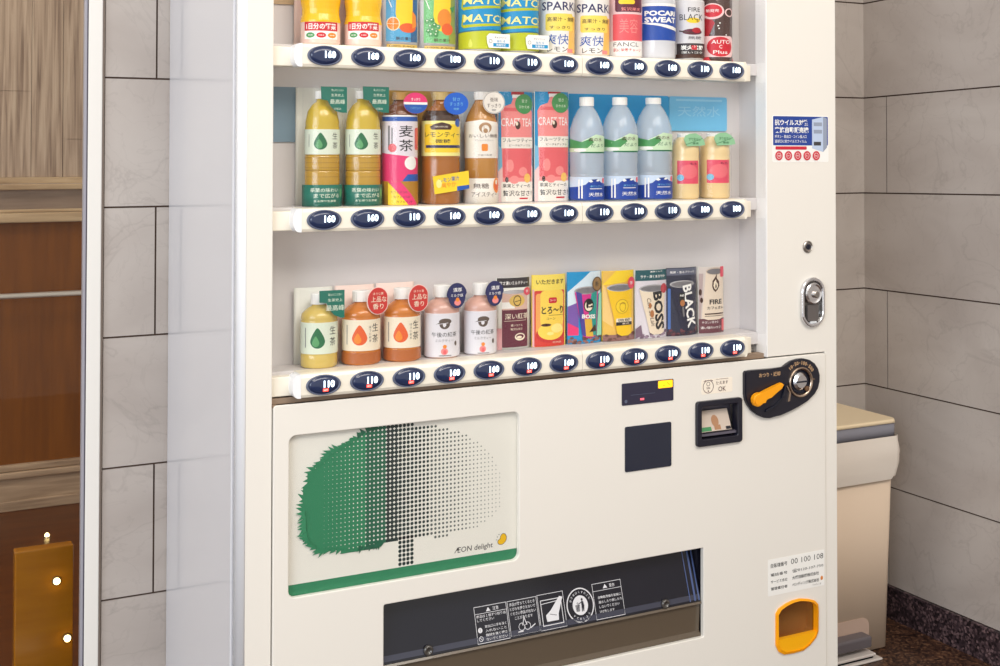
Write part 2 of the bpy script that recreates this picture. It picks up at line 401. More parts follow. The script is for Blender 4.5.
bm = BM(); box(bm, -2.6, 1.3, YB+.05, YI+.02, 2.75, 2.8); tagit(obj('ceiling_inner', bm, WHITE), kind='structure')
t = thing('handrail', 'thin pale metal rail fixed along the brown panelling behind the window glass', 'rail', (0, YI, zi(292)))
bm = BM(); tube(bm, (-2.5, -.05, 0), (1.25, -.05, 0), .0085); obj('bar', bm, mat('rail_metal', (214, 206, 196), .3, metal=.4), t, smooth=True)
for x in (-2.0, -1.0, 1.2):
    bm = BM(); tube(bm, (x, -.05, -.004), (x, .002, -.02), .006); obj('bracket', bm, STEEL, t)
REFLI = mat('reflection_glow', (255, 226, 150), .5, emit=9)
YS = .75
t = thing('low_screen', 'low glossy amber wood screen standing just behind the window glass', 'screen', (at(44, 600, YS).x, YS, 0))
x0, x1, z1 = at(14.5, 600, YS).x-t.location.x, at(73.5, 600, YS).x-t.location.x, (at(16, 552, YS).z+at(72, 545, YS).z)/2
bm = BM(); box(bm, x0, x1, 0, .03, .04, z1, bev=.003); obj('panel', bm, ramp_mat('amber_wood', 'noise', 6, [(.3, (158, 98, 8)), (.7, (174, 112, 14))], .25, vec=(1, 1, 8), coat=.3), t)
for x in (x0+.03, x1-.03): bm = BM(); box(bm, x-.012, x+.012, -.05, .08, 0, .04, bev=.003); obj('foot', bm, SKIRT, t)
SPOTS = []  # reflections of downlights, built as small glowing domes
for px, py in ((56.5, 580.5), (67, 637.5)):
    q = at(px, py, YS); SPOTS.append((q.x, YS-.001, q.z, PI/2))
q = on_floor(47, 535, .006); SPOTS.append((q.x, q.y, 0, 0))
for (x, y, z, r_), lb in zip(SPOTS, ('small glowing dome standing in for a reflected downlight, near the top of the amber screen', 'small glowing dome standing in for a reflected downlight, low on the amber screen', 'small glowing dome standing in for a reflected downlight, on the floor behind the amber screen')):
    t = thing('spot_reflection', lb, 'reflection', (x, y, z), 'reflected downlights behind the glass'); t.rotation_euler = (r_, 0, 0)
    bm = BM(); lathe(bm, [(.0085, 0), (.0080, .0025), (.0064, .003)], 20); obj('reflection_rim', bm, STEEL, t)
    bm = BM(); lathe(bm, [(.0064, .003), (.0062, .006), (.005, .0095), (.003, .0115), (.001, .0122)], 20); obj('lens', bm, REFLI, t, smooth=True)
def pl(name, loc, e, col, r=.05):
    l = bpy.data.lights.new(name, 'POINT'); l.energy = e; l.color = col; l.shadow_soft_size = r; o = bpy.data.objects.new(name, l); C.objects.link(o); o.location = loc
pl('inner_room_fill', (-.5, 1.2, 2.4), 26, (1, .90, .74), .25)  # added fill without a fixture, lifts the dark inner room
# ================================================================== the vending machine
VM = thing('vending_machine', 'large cream drink vending machine with three lit rows of samples and a tree poster', 'vending machine', (0, 0, 0))
DXL, DXR, WXL, WXR, PT, WT = .5025, 1.6775, .5555, 1.5085, .7305, 1.66
bm = BM()                                     # cabinet shell, open to the front
fb = .026
box(bm, .500, .520, fb, YB-.001, .06, 1.815, bev=.002); box(bm, 1.655, 1.675, fb, YB-.001, .06, 1.815, bev=.002)
box(bm, .520, 1.655, fb, YB-.002, 1.795, 1.815); box(bm, .520, 1.655, fb, YB-.002, .06, .08); box(bm, .520, 1.655, YB-.02, YB-.003, .08, 1.795)
obj('cabinet', bm, CABW, VM)
for x0, x1 in ((.508, .5200), (1.655, 1.667)):
    bm = BM(); box(bm, x0, x1, .0215, .034, .07, 1.805); obj('door_gasket', bm, DARK, VM)
for x in (.55, 1.60):
    for y in (.08, .38): bm = BM(); lathe(bm, [(.022, 0), (.022, .012), (.012, .016), (.012, .06)], 16, cx=x, cy=y); obj('foot', bm, STEEL, VM)
door = curve_mesh([rrect(DXL+.012, DXR, .065, 1.81, .004, 3),
    [(WXL, .10), (1.6482, .10), (1.6482, PT), (WXR, PT), (WXR, WT), (WXL, WT)]], .021, .0012, CREAM, 'door', VM, .0105)
bm = BM(); n = 10; a = [[], []]
for j, z in enumerate((.065, 1.81)):
    for k in range(n+1):
        t_ = PI/2*k/n; a[j].append(bm.verts.new((DXL+.0125*(1-math.sin(t_)), .0125*(1-math.cos(t_)), z)))
    a[j] += [bm.verts.new((DXL, .021, z)), bm.verts.new((DXL+.0125, .021, z))]
# order: front tangent point first, round to the side, back
for k in range(len(a[0])): j = (k+1) % len(a[0]); bm.faces.new((a[0][k], a[0][j], a[1][j], a[1][k]))
bm.faces.new(a[0][::-1]); bm.faces.new(a[1])
eo = obj('door_edge', bm, mat('edge_white', (238, 240, 244), .2, coat=.3), VM)
for p in eo.data.polygons: p.use_smooth = len(p.vertices) == 4
# window edge strip, display case
bm = BM()
box(bm, WXR-.0022, WXR-.0002, -.0008, .030, PT, WT-.001)
obj('window_trim', bm, mat('trim_lit_white', (252, 252, 252), .3), VM)  # lit bevel of the opening, put in as a whiter strip
CB = .084
bm = BM()
box(bm, WXL-.012, WXR+.012, CB, CB+.01, .735, 1.70); box(bm, WXL-.012, WXL-.001, .023, CB, .735, 1.70); box(bm, WXR+.001, WXR+.012, .023, CB, .735, 1.70)
box(bm, WXL-.001, WXR+.001, .023, CB, 1.69, 1.70)
obj('display_case', bm, CASEW, VM)
bm = BM(); tube(bm, (WXL+.03, .050, 1.672), (WXR-.03, .050, 1.672), .010, 16); obj('display_lamp', bm, mat('tube_light', (255, 240, 214), .4, emit=7), VM)
# a lit tube behind the frame at the left side of the case
ROWZ = [Zr(.147), Zr(-.107), Zr(-.3605)]
BX0, BP = .6330, .07125
SHZ = [z+.0185 for z in ROWZ]
PRICES = [['160','160','160','100','110','110','160','160','160','160','110','160'],
          ['160','160','110','160','160','160','160','110','110','110','100','100'],
          ['110','110','110','160','160','160','160','110','110','110','110','110']]
BTN = {}
def make_button(price, hot):
    k = (price, hot)
    if k in BTN: return BTN[k]
    bm = BM(); rx, rz = .0265, .0148
    def loopz(s, y): return [bm.verts.new((rx*s*math.cos(2*PI*i/40), y, rz*s*math.sin(2*PI*i/40))) for i in range(40)]
    seq = [(1.06, 0, 2), (1.06, -.0015, 2), (1.0, -.0028, 2), (.96, -.0024, 2), (.92, -.0012, 2), (.90, -.0012, 1), (.84, -.0030, 1), (.6, -.0042, 1), (.3, -.0048, 1)]
    prev = None
    for s, y, mi in seq:
        lp = loopz(s, y)
        if prev:
            for i in range(40):
                f = bm.faces.new((prev[i], prev[(i+1) % 40], lp[(i+1) % 40], lp[i])); f.material_index = mi; f.smooth = True
        prev = lp
    f = bm.faces.new(prev); f.material_index = 1
    def put(V, Fc, mi, y):
        vs = [bm.verts.new((a*.001, y, b*.001)) for a, b in V]
        for q in Fc:
            try: bm.faces.new([vs[i] for i in q]).material_index = mi
            except ValueError: pass
    V, Fc = glyphs(price, .035)
    x0, x1 = min(p[0] for p in V), max(p[0] for p in V); y1 = max(p[1] for p in V)
    put([((x-(x0+x1)/2)*17.5/(x1-x0)+7.5, y/y1*10.4-3.0) for x, y in V], Fc, 3, -.0056)
    if hot:
        V, Fc = glyphs('HOT', .03); x0, x1 = min(p[0] for p in V), max(p[0] for p in V)
        put([(-2.5, -9.6), (6.5, -9.6), (6.5, -4.8), (-2.5, -4.8)], [(0, 1, 2, 3)], 4, -.0052)
        put([((x-(x0+x1)/2)*7/(x1-x0)+2, y/.72*3.0-8.7) for x, y in V], Fc, 5, -.0055)
    for f in bm.faces:
        f.normal_update()
        if f.normal.y > .3: f.normal_flip()
    me = bpy.data.meshes.new('button'); bm.to_mesh(me); bm.free()
    for m in (NAVY, NAVY, RING, LED, HOTR, WHITE): me.materials.append(m)
    BTN[k] = me; return me
RY = -.0065
for r, z in enumerate(ROWZ):
    X0, X1 = .5975, 1.447; h = .0183
    prof = [(RY+.001, -h), (RY-.003, -h+.0006), (RY-.0055, -h+.005), (RY-.0058, 0), (RY-.0055, h-.006), (RY-.003, h-.001), (RY+.001, h), (.026, h+.0004), (.026, -h)]
    bm = BM()
    def run(x0, x1, mi=0, s=1):
        A = [bm.verts.new((x0, y, z+q)) for y, q in prof]; B = [bm.verts.new((x1, y, z+q)) for y, q in prof]; n = len(prof)
        for i in range(n): f = bm.faces.new((A[i], A[(i+1) % n], B[(i+1) % n], B[i])); f.material_index = mi
        bm.faces.new(A[::-1]).material_index = mi; bm.faces.new(B).material_index = mi
    XM = BX0+BP*6.52
    run(X0, XM-.0004); run(XM+.0004, X1)
    rail = obj('button_rail', bm, RAILC, VM)
    bm = BM(); pts = [(X0-.0002, z-h+.0005), (X0-.0002, z+h-.0002)]
    pts = [(X0-.0002, z-h)]+[(X0-.0002-.0135*math.sin(PI*k/14)**.6, z-h*math.cos(PI*k/14)) for k in range(1, 14)]+[(X0-.0002, z+h)]
    prism(bm, pts, RY-.0056, .014); obj('rail_end_cap', bm, CAPW, VM)
    bm = BM(); pts = [(X1+.0002, z-h)]+[(X1+.0002+.006*math.sin(PI*k/14)**.6, z-h*math.cos(PI*k/14)) for k in range(1, 14)]+[(X1+.0002, z+h)]
    prism(bm, pts[::-1], RY-.0056, .014); obj('rail_end_cap', bm, RAILC, VM)
    bm = BM(); box(bm, WXL+.0015, 1.4775, .0085, .026, z-.0165, z+.0135, bev=.0015); obj('rail_bracket', bm, RAILC, VM)
    bm = BM(); box(bm, WXL+.001, WXR-.001, .0262, CB-.0005, z-.004, z+.0186, bev=.001); obj('shelf', bm, CASEW, VM)
    bm = BM(); box(bm, WXL+.02, WXR-.02, .0275, .0315, z-.0075, z-.0042); obj('shelf_fill', bm, mat('fill_glow', (255, 246, 232), .4, emit=3.6), VM)  # added glowing strip, hidden behind the rail, to brighten the samples
    for c in range(12):
        o = bpy.data.objects.new('button', make_button(PRICES[r][c], r == 2)); C.objects.link(o); o.parent = rail
        o.location = (BX0+BP*c, RY-.0060, z)
# dark shadow gap sill under the lowest rail
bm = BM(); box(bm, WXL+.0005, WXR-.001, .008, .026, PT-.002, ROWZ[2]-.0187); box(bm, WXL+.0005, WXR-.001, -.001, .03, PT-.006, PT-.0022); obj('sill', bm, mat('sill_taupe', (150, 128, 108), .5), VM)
# clear panes between the rails
PANE = clear_mat('clear_pane', (.985, .985, .985), 1.40, .02, gain=.7)
for z0, z1 in ((ROWZ[0]+.019, 1.658), (ROWZ[1]+.019, ROWZ[0]-.0187), (ROWZ[2]+.019, ROWZ[1]-.0187)):
    bm = BM(); box(bm, WXL+.001, WXR-.0025, .0015, .0035, z0, z1); obj('clear_pane', bm, PANE, VM)
# printed backdrop cards on the rear of the case
def backdrop(x0, x1, z0, z1, m, y=CB-.003):
    bm = BM(); prism(bm, rrect(x0, x1, z0, z1, .004, 3), y, CB-.0004); return obj('backdrop_card', bm, m, VM)
TAUPE = mat('card_taupe', (186, 160, 124), .5); GRBL = mat('card_grey_blue', (122, 148, 166), .5); GOLD = mat('card_gold', (190, 150, 62), .5); SKY = mat('card_blue', (40, 160, 220), .5); SKYL = mat('card_light_blue', (112, 190, 232), .5)
def bz(y): return at(500, y, CB-.003).z
def bxx(px, y=150): return at(px, y, CB-.003).x
backdrop(bxx(266), bxx(299), bz(16.5), bz(16.5)+.16, TAUPE)
ZT = at(290, 87, CB-.003).z
backdrop(bxx(270), bxx(299.5), at(290, 142, CB-.003).z, ZT, GRBL)
backdrop(bxx(379), bxx(462.5), SHZ[1]+.002, at(420, 91, CB-.003).z, GOLD)
backdrop(bxx(463), bxx(499), SHZ[1]+.03, ZT, GRBL)
backdrop(bxx(499.5), bxx(669), SHZ[1]+.002, ZT+.001, SKY)
sk = backdrop(bxx(669.5), bxx(727), at(700, 131, CB-.003).z, ZT+.001, SKYL)
a = Art(); u0 = bxx(676)*1000; u1 = bxx(722)*1000; zz = at(700, 100, CB).z*1000
pale = mat('card_pale_letters', (150, 208, 240), .5)
a.rect(u0, zz-3, u1, zz+1, pale).text('天然水', (u0+u1)/2, zz-22, 20, pale, wd=u1-u0-8)
a.build('lettering', flat(CB-.0032), sk, du=0)

# ---------------- lower service panel with its openings
ax0, ax1 = at(288.3, 515).x, at(518.3, 480).x
az1 = (at(300, 435.8).z+at(508, 411.2).z)/2; az0 = (at(292, 597.3).z+at(514, 556.6).z)/2-.003
sx0, sx1 = at(383, 640).x, at(702.6, 590).x; sz1 = (at(386, 604.2).z+at(698, 547.8).z)/2; sz0 = at(698, 637.6).z
bx0, bx1 = at(694.2, 424).x, at(739.6, 420).x; bz1 = (at(697, 401.2).z+at(736, 396.6).z)/2; bz0 = (at(697, 446).z+at(738, 441.2).z)/2
CUP = [(775.2, 613.5), (778, 608.5), (784, 604), (791, 600.5), (798, 598.7), (806, 599), (812, 600.5), (815.3, 604), (815.8, 610), (815.6, 630), (813.5, 636), (808, 643), (801.5, 648.3), (792, 651), (783, 652.4), (778, 650), (775.2, 644)]
cup = [(at(x, y).x, at(x, y).z) for x, y in CUP]
ccx = sum(p[0] for p in cup)/len(cup); ccz = sum(p[1] for p in cup)/len(cup)
def grow(pts, d): return [(ccx+(x-ccx)*(1+d/.026), ccz+(z-ccz)*(1+d/.030)) for x, z in pts]
panel = curve_mesh([rrect(.5572, 1.6466, .105, PT-.0022, .005, 4), rrect(ax0, ax1, az0, az1, .011, 5), rrect(sx0, sx1, sz0, sz1, .003, 3),
    rrect(bx0+.004, bx1-.004, bz0+.004, bz1-.004, .003, 3), cup], .010, .0016, CREAM, 'service_panel', VM, .002)
# poster
PG = mat('poster_green', (52, 136, 96), .5); PGD = mat('poster_green_mid', (40, 104, 78), .5); PK = mat('poster_dark', (34, 52, 50), .5); PGR = mat('poster_grey', (96, 104, 100), .5); PGL = mat('poster_light_grey', (140, 144, 138), .5)
PAPER = mat('poster_paper', (244, 242, 232), .45); BEAN = mat('bean_yellow', (248, 196, 30), .5)
bm = BM(); box(bm, ax0-.012, ax1+.012, .0072, .0112, az0-.012, az1+.012); po = obj('poster', bm, PAPER, VM, label='white poster with a green tree of dots')
PY = .0071
def pp(zx, zy): q = at(260+zx/2.896, 390+zy/2.896, PY); return (q.x*1000, q.z*1000)
crown = [pp(*p) for p in ((118,345),(124,310),(138,262),(150,228),(180,203),(200,180),(232,163),(262,146),(295,120),(340,104),(400,96),(440,99),(500,100),(560,115),(610,135),(650,165),(680,205),(698,250),(703,300),(692,345),(660,378),(620,402),(560,414),(520,432),(480,420),(445,430),(400,440),(350,448),(330,455),(290,460),(240,468),(190,466),(160,466),(132,440),(122,410),(122,380))]
def inside(p, poly):
    x, y = p; c = False
    for (x0, y0), (x1, y1) in zip(poly, poly[1:]+poly[:1]):
        if (y0 > y) != (y1 > y) and x < (x1-x0)*(y-y0)/(y1-y0)+x0: c = not c
    return c
a = Art(); ca, cb = pp(118, 345)[0], pp(715, 300)[0]; zlo = pp(240, 470)[1]; zhi = pp(420, 95)[1]
left = [p for p in crown if p[0] < ca+(cb-ca)*.16]
pit = (cb-ca)/52.0
V = {}; 
nx = 53; nz = int((zhi-zlo)/pit)+2
acc = {}; cells = {}; whites = []
def disc(u, v, r, m, n=8): acc.setdefault(m, []).append((u, v, r, n))
for i in range(nx):
    f = i/(nx-1); u = ca+pit*i
    m = PG if f < .30 else PGD if f < .40 else PK if f < .60 else PGR if f < .80 else PGL
    for j in range(nz):
        v = zlo+pit*(j+.2)
        if not inside((u, v), crown): continue
        if f < .45:
            cells.setdefault(m, []).append((u-pit/2, v-pit/2)); whites.append((u+pit/2, v+pit/2, pit*max(0, .04+.34*((f-.08)/.37)))) if f > .09 else None
        else: disc(u, v, pit*(.47-.36*((f-.45)/.55)**.85), m)
tl, tr_, tb = pp(404, 450)[0], pp(446, 450)[0], pp(425, 510)[1]
v = zlo+pit*1.2
while v > tb+pit*.3:
    for k in range(4): disc(ca+pit*(round((tl-ca)/pit)+k+.0), v, pit*.44, PK)
    v -= pit
for m, cs in cells.items():
    V = []; Fc = []
    for x, y in cs: b = len(V); V += [(x, y), (x+pit, y), (x+pit, y+pit), (x, y+pit)]; Fc.append((b, b+1, b+2, b+3))
    a.items.append((V, Fc, m, .05))
a.items.append(([p for u, v, r in whites for p in ((u-r, v), (u, v-r), (u+r, v), (u, v+r))], [(4*q, 4*q+1, 4*q+2, 4*q+3) for q in range(len(whites))], PAPER, .10))
for m, ds in acc.items():
    V = []; Fc = []
    for u, v, r, n in ds:
        b = len(V); V += [(u+r*math.cos(2*PI*k/n+PI/8), v+r*math.sin(2*PI*k/n+PI/8)) for k in range(n)]; Fc.append(tuple(range(b, b+n)))
    a.l = .05; a.items.append((V, Fc, m, a.l+.01*len(a.items)))
rim = [p for p in crown if p[0] < pp(345, 0)[0]]
rng = random.Random(3)
cc = ((ca+cb)/2, (zlo+zhi)/2)
for p, q in zip(crown, crown[1:]+crown[:1]):          # pointed leaves round the left of the crown
    if p[0] > pp(360, 200)[0] or q[0] > pp(360, 200)[0]: continue
    for t_ in (.0, .33, .66):
        x, y = p[0]+(q[0]-p[0])*t_, p[1]+(q[1]-p[1])*t_; d = Vector((x-cc[0], y-cc[1])).normalized(); nrm = Vector((-d.y, d.x))
        d = (d+nrm*rng.uniform(-.6, .6)+Vector((0, .15))).normalized(); nrm = Vector((-d.y, d.x)); L_ = rng.uniform(5, 12)*(.6 if x > pp(240, 0)[0] else 1); b_ = Vector((x, y))-d*5
        a.poly([tuple(b_+nrm*4.4), tuple(b_+d*(5+L_)), tuple(b_-nrm*4.4)], PG if x < pp(280, 0)[0] else PGD)
a.build('tree_print', flat(PY), po, du=0)
a = Art(); u0, u1 = (ax0-.01)*1000, (ax1+.01)*1000
a.rect(u0, az0*1000-10, u1, pp(400, 514)[1], PG); a.build('green_band', flat(PY), po, du=0)
a = Art(); (lx0, ly), (lx1, _) = pp(563, 462), pp(674, 452)
INKG = mat('print_grey', (62, 60, 62), .5)
_, ly = pp(618, 459)
a.text('ÆON delight', (lx0+lx1)/2, ly, 11.5, INKG, wd=lx1-lx0, bold=.004, skew=.12)
bu, bv = pp(703, 431); a.ell(bu+1, bv+1, 6.4, 8.2, INKG).ell(bu-3, bv-4, 7.0, 5.4, INKG).ell(bu+1, bv+1, 5.6, 7.4, BEAN).ell(bu-3, bv-4, 6.2, 4.6, BEAN)
for dx, dz in ((-11, 5), (-13, 0), (-8, 9)): a.line(bu+dx, bv+dz, bu+dx*.82, bv+dz*.82, .9, INKG)
a.build('logo', flat(PY), po, du=0)
COVER = clear_mat('poster_cover', (.97, .97, .97), 1.4, .03)
bm = BM(); box(bm, ax0-.0005, ax1+.0005, .0035, .0047, az0-.0005, az1+.0005); obj('poster_cover', bm, COVER, VM)
# delivery slot
TAU = mat('lip_reflection_taupe', (96, 84, 70), .22, coat=.3)  # brown tint stands for the warm floor reflected below the bend
bm = BM(); zb0 = sz0-.02
for b in ((sx0-.02, sx1+.02, .13, .14, zb0, sz1+.01), (sx0-.02, sx0-.001, .018, .13, zb0, sz1+.01), (sx1+.001, sx1+.02, .018, .13, zb0, sz1+.01), (sx0-.001, sx1+.001, .018, .13, sz1+.002, sz1+.01), (sx0-.001, sx1+.001, .018, .13, zb0, zb0+.01)): box(bm, *b)
obj('delivery_chute', bm, BLK, VM)
zf = (at(698, 604, .006).z+at(386, 660.5, .006).z)/2
def fy(v): return .004+.030*max(0, min(1, (v-zf)/(sz1-zf)))
FLAP = mat('smoked_flap', (24, 25, 36), .12)
bm = BM()
prof = [(fy(sz1-.0015), sz1-.0015), (fy(zf+.003), zf+.003), (fy(zf), zf), (fy(zf)+.006, zf), (fy(sz1)+.006, sz1-.0015)]
A = [bm.verts.new((sx0+.001, y, z)) for y, z in prof]; B = [bm.verts.new((sx1-.001, y, z)) for y, z in prof]; n = len(prof)
for i in range(n): bm.faces.new((A[i], A[(i+1) % n], B[(i+1) % n], B[i]))
bm.faces.new(A[::-1]); bm.faces.new(B)
flap = obj('delivery_flap', bm, FLAP, VM)
bm = BM()
prof = [(.004, zf-.0008), (.0015, zf-.004), (.0075, zf-.006), (.010, sz0+.008), (.004, sz0+.003), (.004, sz0+.0005), (.016, sz0+.0005), (.016, zf-.0008)]
A = [bm.verts.new((sx0+.001, y, z)) for y, z in prof]; B = [bm.verts.new((sx1-.001, y, z)) for y, z in prof]; n = len(prof)
for i in range(n): bm.faces.new((A[i], A[(i+1) % n], B[(i+1) % n], B[i]))
bm.faces.new(A[::-1]); bm.faces.new(B); obj('flap_lip', bm, TAU, VM)
BLUEREFL = mat('flap_reflection_blue', (74, 92, 138), .15, coat=.5)  # glass-edge reflections, drawn as blue strips on the flap
bm = BM()
for dx, wd in ((.004, .003), (.012, .004), (.024, .002)): 
    vs = [(sx1-dx-wd, sz1-.003), (sx1-dx, sz1-.003), (sx1-dx+.001, zf+.002), (sx1-dx-wd+.001, zf+.002)]
    bm.faces.new([bm.verts.new((x, fy(z)-.0006, z)) for x, z in vs])
obj('flap_reflection', bm, BLUEREFL, flap)
for px, py in ((428, 650), (664.8, 603.5)):
    q = at(px, py, .006); bm = BM(); nb = 20
    fs = lathe(bm, [(.0085, 0), (.0085, .003), (.007, .005), (.0045, .0055), (.0045, .0042)], nb)
    bmesh.ops.rotate(bm, verts=bm.verts, cent=(0, 0, 0), matrix=Matrix.Rotation(PI/2, 3, 'X'))
    bmesh.ops.translate(bm, verts=bm.verts, vec=(q.x, fy(q.z)-.0002, q.z)); obj('flap_pivot', bm, mat('pivot_smoke', (70, 66, 62), .08, coat=1), flap, smooth=True)
# warning labels on the flap
LW = mat('label_white', (226, 226, 230), .45)
def L_(px, py): q = at(px, py, .02); return q.x*1000, q.z*1000
def fm_flap(u, v, l): return Vector((u*.001, fy(v*.001)-.0004-l*.001, v*.001))
def lab(p0, p1): (a0, b0), (a1, b1) = L_(*p0), L_(*p1); return min(a0, a1), min(b0, b1), max(a0, a1), max(b0, b1)
z_ = lambda x, y: (460+x/5.556, 570+y/5.556)
def box_of(tl, tr, br, bl):
    P = [L_(*z_(*p)) for p in (tl, tr, br, bl)]; return (P[0][0]+P[3][0])/2, (P[2][1]+P[3][1])/2, (P[1][0]+P[2][0])/2, (P[0][1]+P[1][1])/2
B1 = box_of((68,212),(247,178),(265,358),(85,395)); B2 = box_of((254,178),(412,148),(435,320),(268,352)); B3 = box_of((417,145),(562,117),(580,295),(438,318)); B5 = box_of((722,82),(880,55),(905,230),(745,258))
a = Art(); u0, v0, u1, v1 = B1; W_ = u1-u0; H_ = v1-v0
a.frame(u0, v0, u1, v1, .8, LW).poly([(u0+W_*.36, v1-9), (u0+W_*.50, v1-9), (u0+W_*.43, v1-3)], LW).text('注意', u0+W_*.66, v1-6, 5.5, LW).line(u0, v1-11, u1, v1-11, .7, LW)
for k, s in enumerate(('商品は１個ずつ取り出', 'してください')): a.text(s, u0+W_*(.5 if k == 0 else .32), v1-15-5.6*k, 4.4, LW, wd=W_*(.9 if k == 0 else .52))
a.ell(u0+7, v0+H_*.36, 4, 4, LW).ring(u0+7, v0+H_*.13, 4, .8, LW).line(u0+4.5, v0+H_*.13+2.5, u0+9.5, v0+H_*.13-2.5, .8, LW).text('！', u0+7, v0+H_*.36, 5, BLK)
for k, s in enumerate(('取出口に手を深く', '入れないこと', '機械を強く押さ', 'ないでください')): a.text(s, u0+W_*.60, v0+H_*(.44-.115*k), 4.2, LW, wd=W_*.66)
a.build('warning_label', fm_flap, flap, du=0)
a = Art(); a.rect(sx0*1000+2, zf*1000+3.5, sx1*1000-2, zf*1000+12, mat('flap_slate', (62, 64, 78), .15)); a.build('flap_strip', fm_flap, flap, du=0)
a = Art(); u0, v0, u1, v1 = B2; W_ = u1-u0; H_ = v1-v0
a.frame(u0, v0, u1, v1, .8, LW)
for k, s in enumerate(('商品が落ちてくるとき', 'とびらを押さえないで', 'ください商品が出ない', 'ことがあります')): a.text(s, u0+W_*.5, v1-6-7.0*k, 5.0, LW, wd=W_*(.86 if k < 3 else .6))
bu, bv = u0+W_*.5, v0+H_*.26
a.ring(bu-6, bv-2, 6, .9, LW).ring(bu+5, bv-2, 6, .9, LW).poly([(bu-5, bv), (bu, bv+13), (bu+5, bv)], LW).poly([(bu-3, bv+.5), (bu, bv+10), (bu+3, bv+.5)], BLK).line(bu+10, bv-6, bu+20, bv-1, 1.6, LW).rect(bu-14, bv-9.5, bu-4, bv-8, LW)
a.build('warning_label', fm_flap, flap, du=0)
a = Art(); u0, v0, u1, v1 = B3; W_ = u1-u0; H_ = v1-v0
a.frame(u0, v0, u1, v1, .8, LW).frame(u0+5, v0+6, u1-5, v1-9, 1.2, LW).line(u0+5, v1-15, u1-5, v1-13, 1.0, LW)
a.poly([(u0+W_*.27, v0+H_*.22), (u0+W_*.72, v0+H_*.22), (u0+W_*.74, v0+H_*.40), (u1-2, v1-9), (u1-8, v1-7), (u0+W_*.45, v0+H_*.52), (u0+W_*.25, v0+H_*.40)], LW)
a.line(u0+W_*.4, v0+H_*.42, u0+W_*.66, v0+H_*.36, .8, BLK)
a.build('warning_label', fm_flap, flap, du=0)
a = Art(); cu, cv = L_(*z_(657, 188)); R_ = (L_(*z_(732, 188))[0]-L_(*z_(582, 188))[0])/2
a.ring(cu, cv, R_, 2.0, LW, 36).ell(cu, cv, R_*.56, R_*.56, LW, 32)
a.poly([(cu-9, cv-9), (cu-2, cv-9), (cu-1, cv+1), (cu-10, cv+1)], BLK)
for k in range(3): a.line(cu-8+2.6*k, cv-8.4, cu-8.4+2.9*k, cv+.4, .6, LW)
a.ell(cu+4, cv+8.5, 1.9, 2.1, BLK).poly([(cu+2, cv+6), (cu+6, cv+6), (cu+7.5, cv-1), (cu+6, cv-10), (cu+4.5, cv-10), (cu+4, cv-3), (cu+3, cv-10), (cu+1.5, cv-10), (cu+2, cv-1)], BLK).line(cu+2.5, cv+4.5, cu-4, cv+2, 1.2, BLK).ring(cu-5.5, cv+3.5, 1.5, .6, BLK)
s = '空き缶はくずかごに'
for k, ch in enumerate(s): t_ = PI*(.86-.72*k/(len(s)-1)); a.text(ch, cu+R_*.76*math.cos(t_), cv+R_*.76*math.sin(t_), 3.6, LW, rot=t_-PI/2)
s = 'すてましょう'
for k, ch in enumerate(s): t_ = PI*(1.25+.5*k/(len(s)-1)); a.text(ch, cu+R_*.76*math.cos(t_), cv+R_*.76*math.sin(t_), 3.6, LW, rot=t_+PI/2)
a.build('recycling_label', fm_flap, flap, du=0)
a = Art(); u0, v0, u1, v1 = B5; W_ = u1-u0; H_ = v1-v0
a.frame(u0, v0, u1, v1, .8, LW).line(u0, v1-12, u1, v1-12, .7, LW).poly([(u0+W_*.36, v1-9.5), (u0+W_*.52, v1-9.5), (u0+W_*.44, v1-3)], LW).text('警告', u0+W_*.68, v1-6.5, 5.5, LW)
for k, s in enumerate(('自動販売機を前後に', '揺らしたり倒したり', 'しないでください', 'けがをします')): a.text(s, u0+W_*(.55 if k < 2 else .5 if k == 2 else .4), v0+H_*(.60-.13*k), 4.4, LW, wd=W_*(.8, .8, .7, .5)[k])
a.build('warning_label', fm_flap, flap, du=0)
# ---------------- price display, card reader, note slot, coin panel, cup, stickers
def quad_rect(P, Y=-.004):
    q = [at(x, y, Y) for x, y in P]; return (q[0].x+q[3].x)/2, (q[1].x+q[2].x)/2, (q[2].z+q[3].z)/2, (q[0].z+q[1].z)/2
FRY = -.003                                   # outer face of the service panel
x0, x1, z0, z1 = quad_rect(((621.9,384),(673.2,378.6),(673.6,400.2),(622,406)))
bm = BM(); prism(bm, rrect(x0, x1, z0, z1, .002, 3), FRY-.0012, FRY+.006); pd = obj('price_display', bm, mat('display_smoke', (44, 42, 66), .15, coat=.3), VM)
a = Art(); mm = 1000
a.rect(x1*mm-33, z1*mm-14.5, x1*mm-2, z1*mm-1.5, AMBER, 2)
a.line(x1*mm-23, z1*mm-10, x1*mm-18, z1*mm-10, 1, ORANGE).line(x1*mm-14, z1*mm-5, x1*mm-8, z1*mm-10, 1, ORANGE)
a.line(x0*mm+18, z0*mm+17, x1*mm-40, z0*mm+17, .5, RING).rect(x0*mm+38, z0*mm+6.5, x0*mm+46, z0*mm+10, mat('led_pink', (255, 96, 110), .4, emit=.9)).ell(x0*mm+8, z0*mm+7, 3, 3, RING)
a.build('display_lights', flat(FRY-.0013), pd, du=0)
x0, x1, z0, z1 = quad_rect(((624.9,427),(671,421.7),(671.4,465.8),(625.2,472.4)))
bm = BM(); prism(bm, rrect(x0, x1, z0, z1, .003, 3), FRY-.0016, FRY+.006); obj('card_reader', bm, mat('reader_glass', (30, 36, 54), .10, coat=.4), VM)
nx0, nx1, nz0, nz1 = bx0, bx1, bz0, bz1
ns = curve_mesh([rrect(nx0, nx1, nz0, nz1, .006, 4), rrect(nx0+.011, nx1-.011, nz0+.013, nz1-.010, .003, 3)], .018, .0018, BLK, 'note_slot', VM, FRY-.0065+.009)
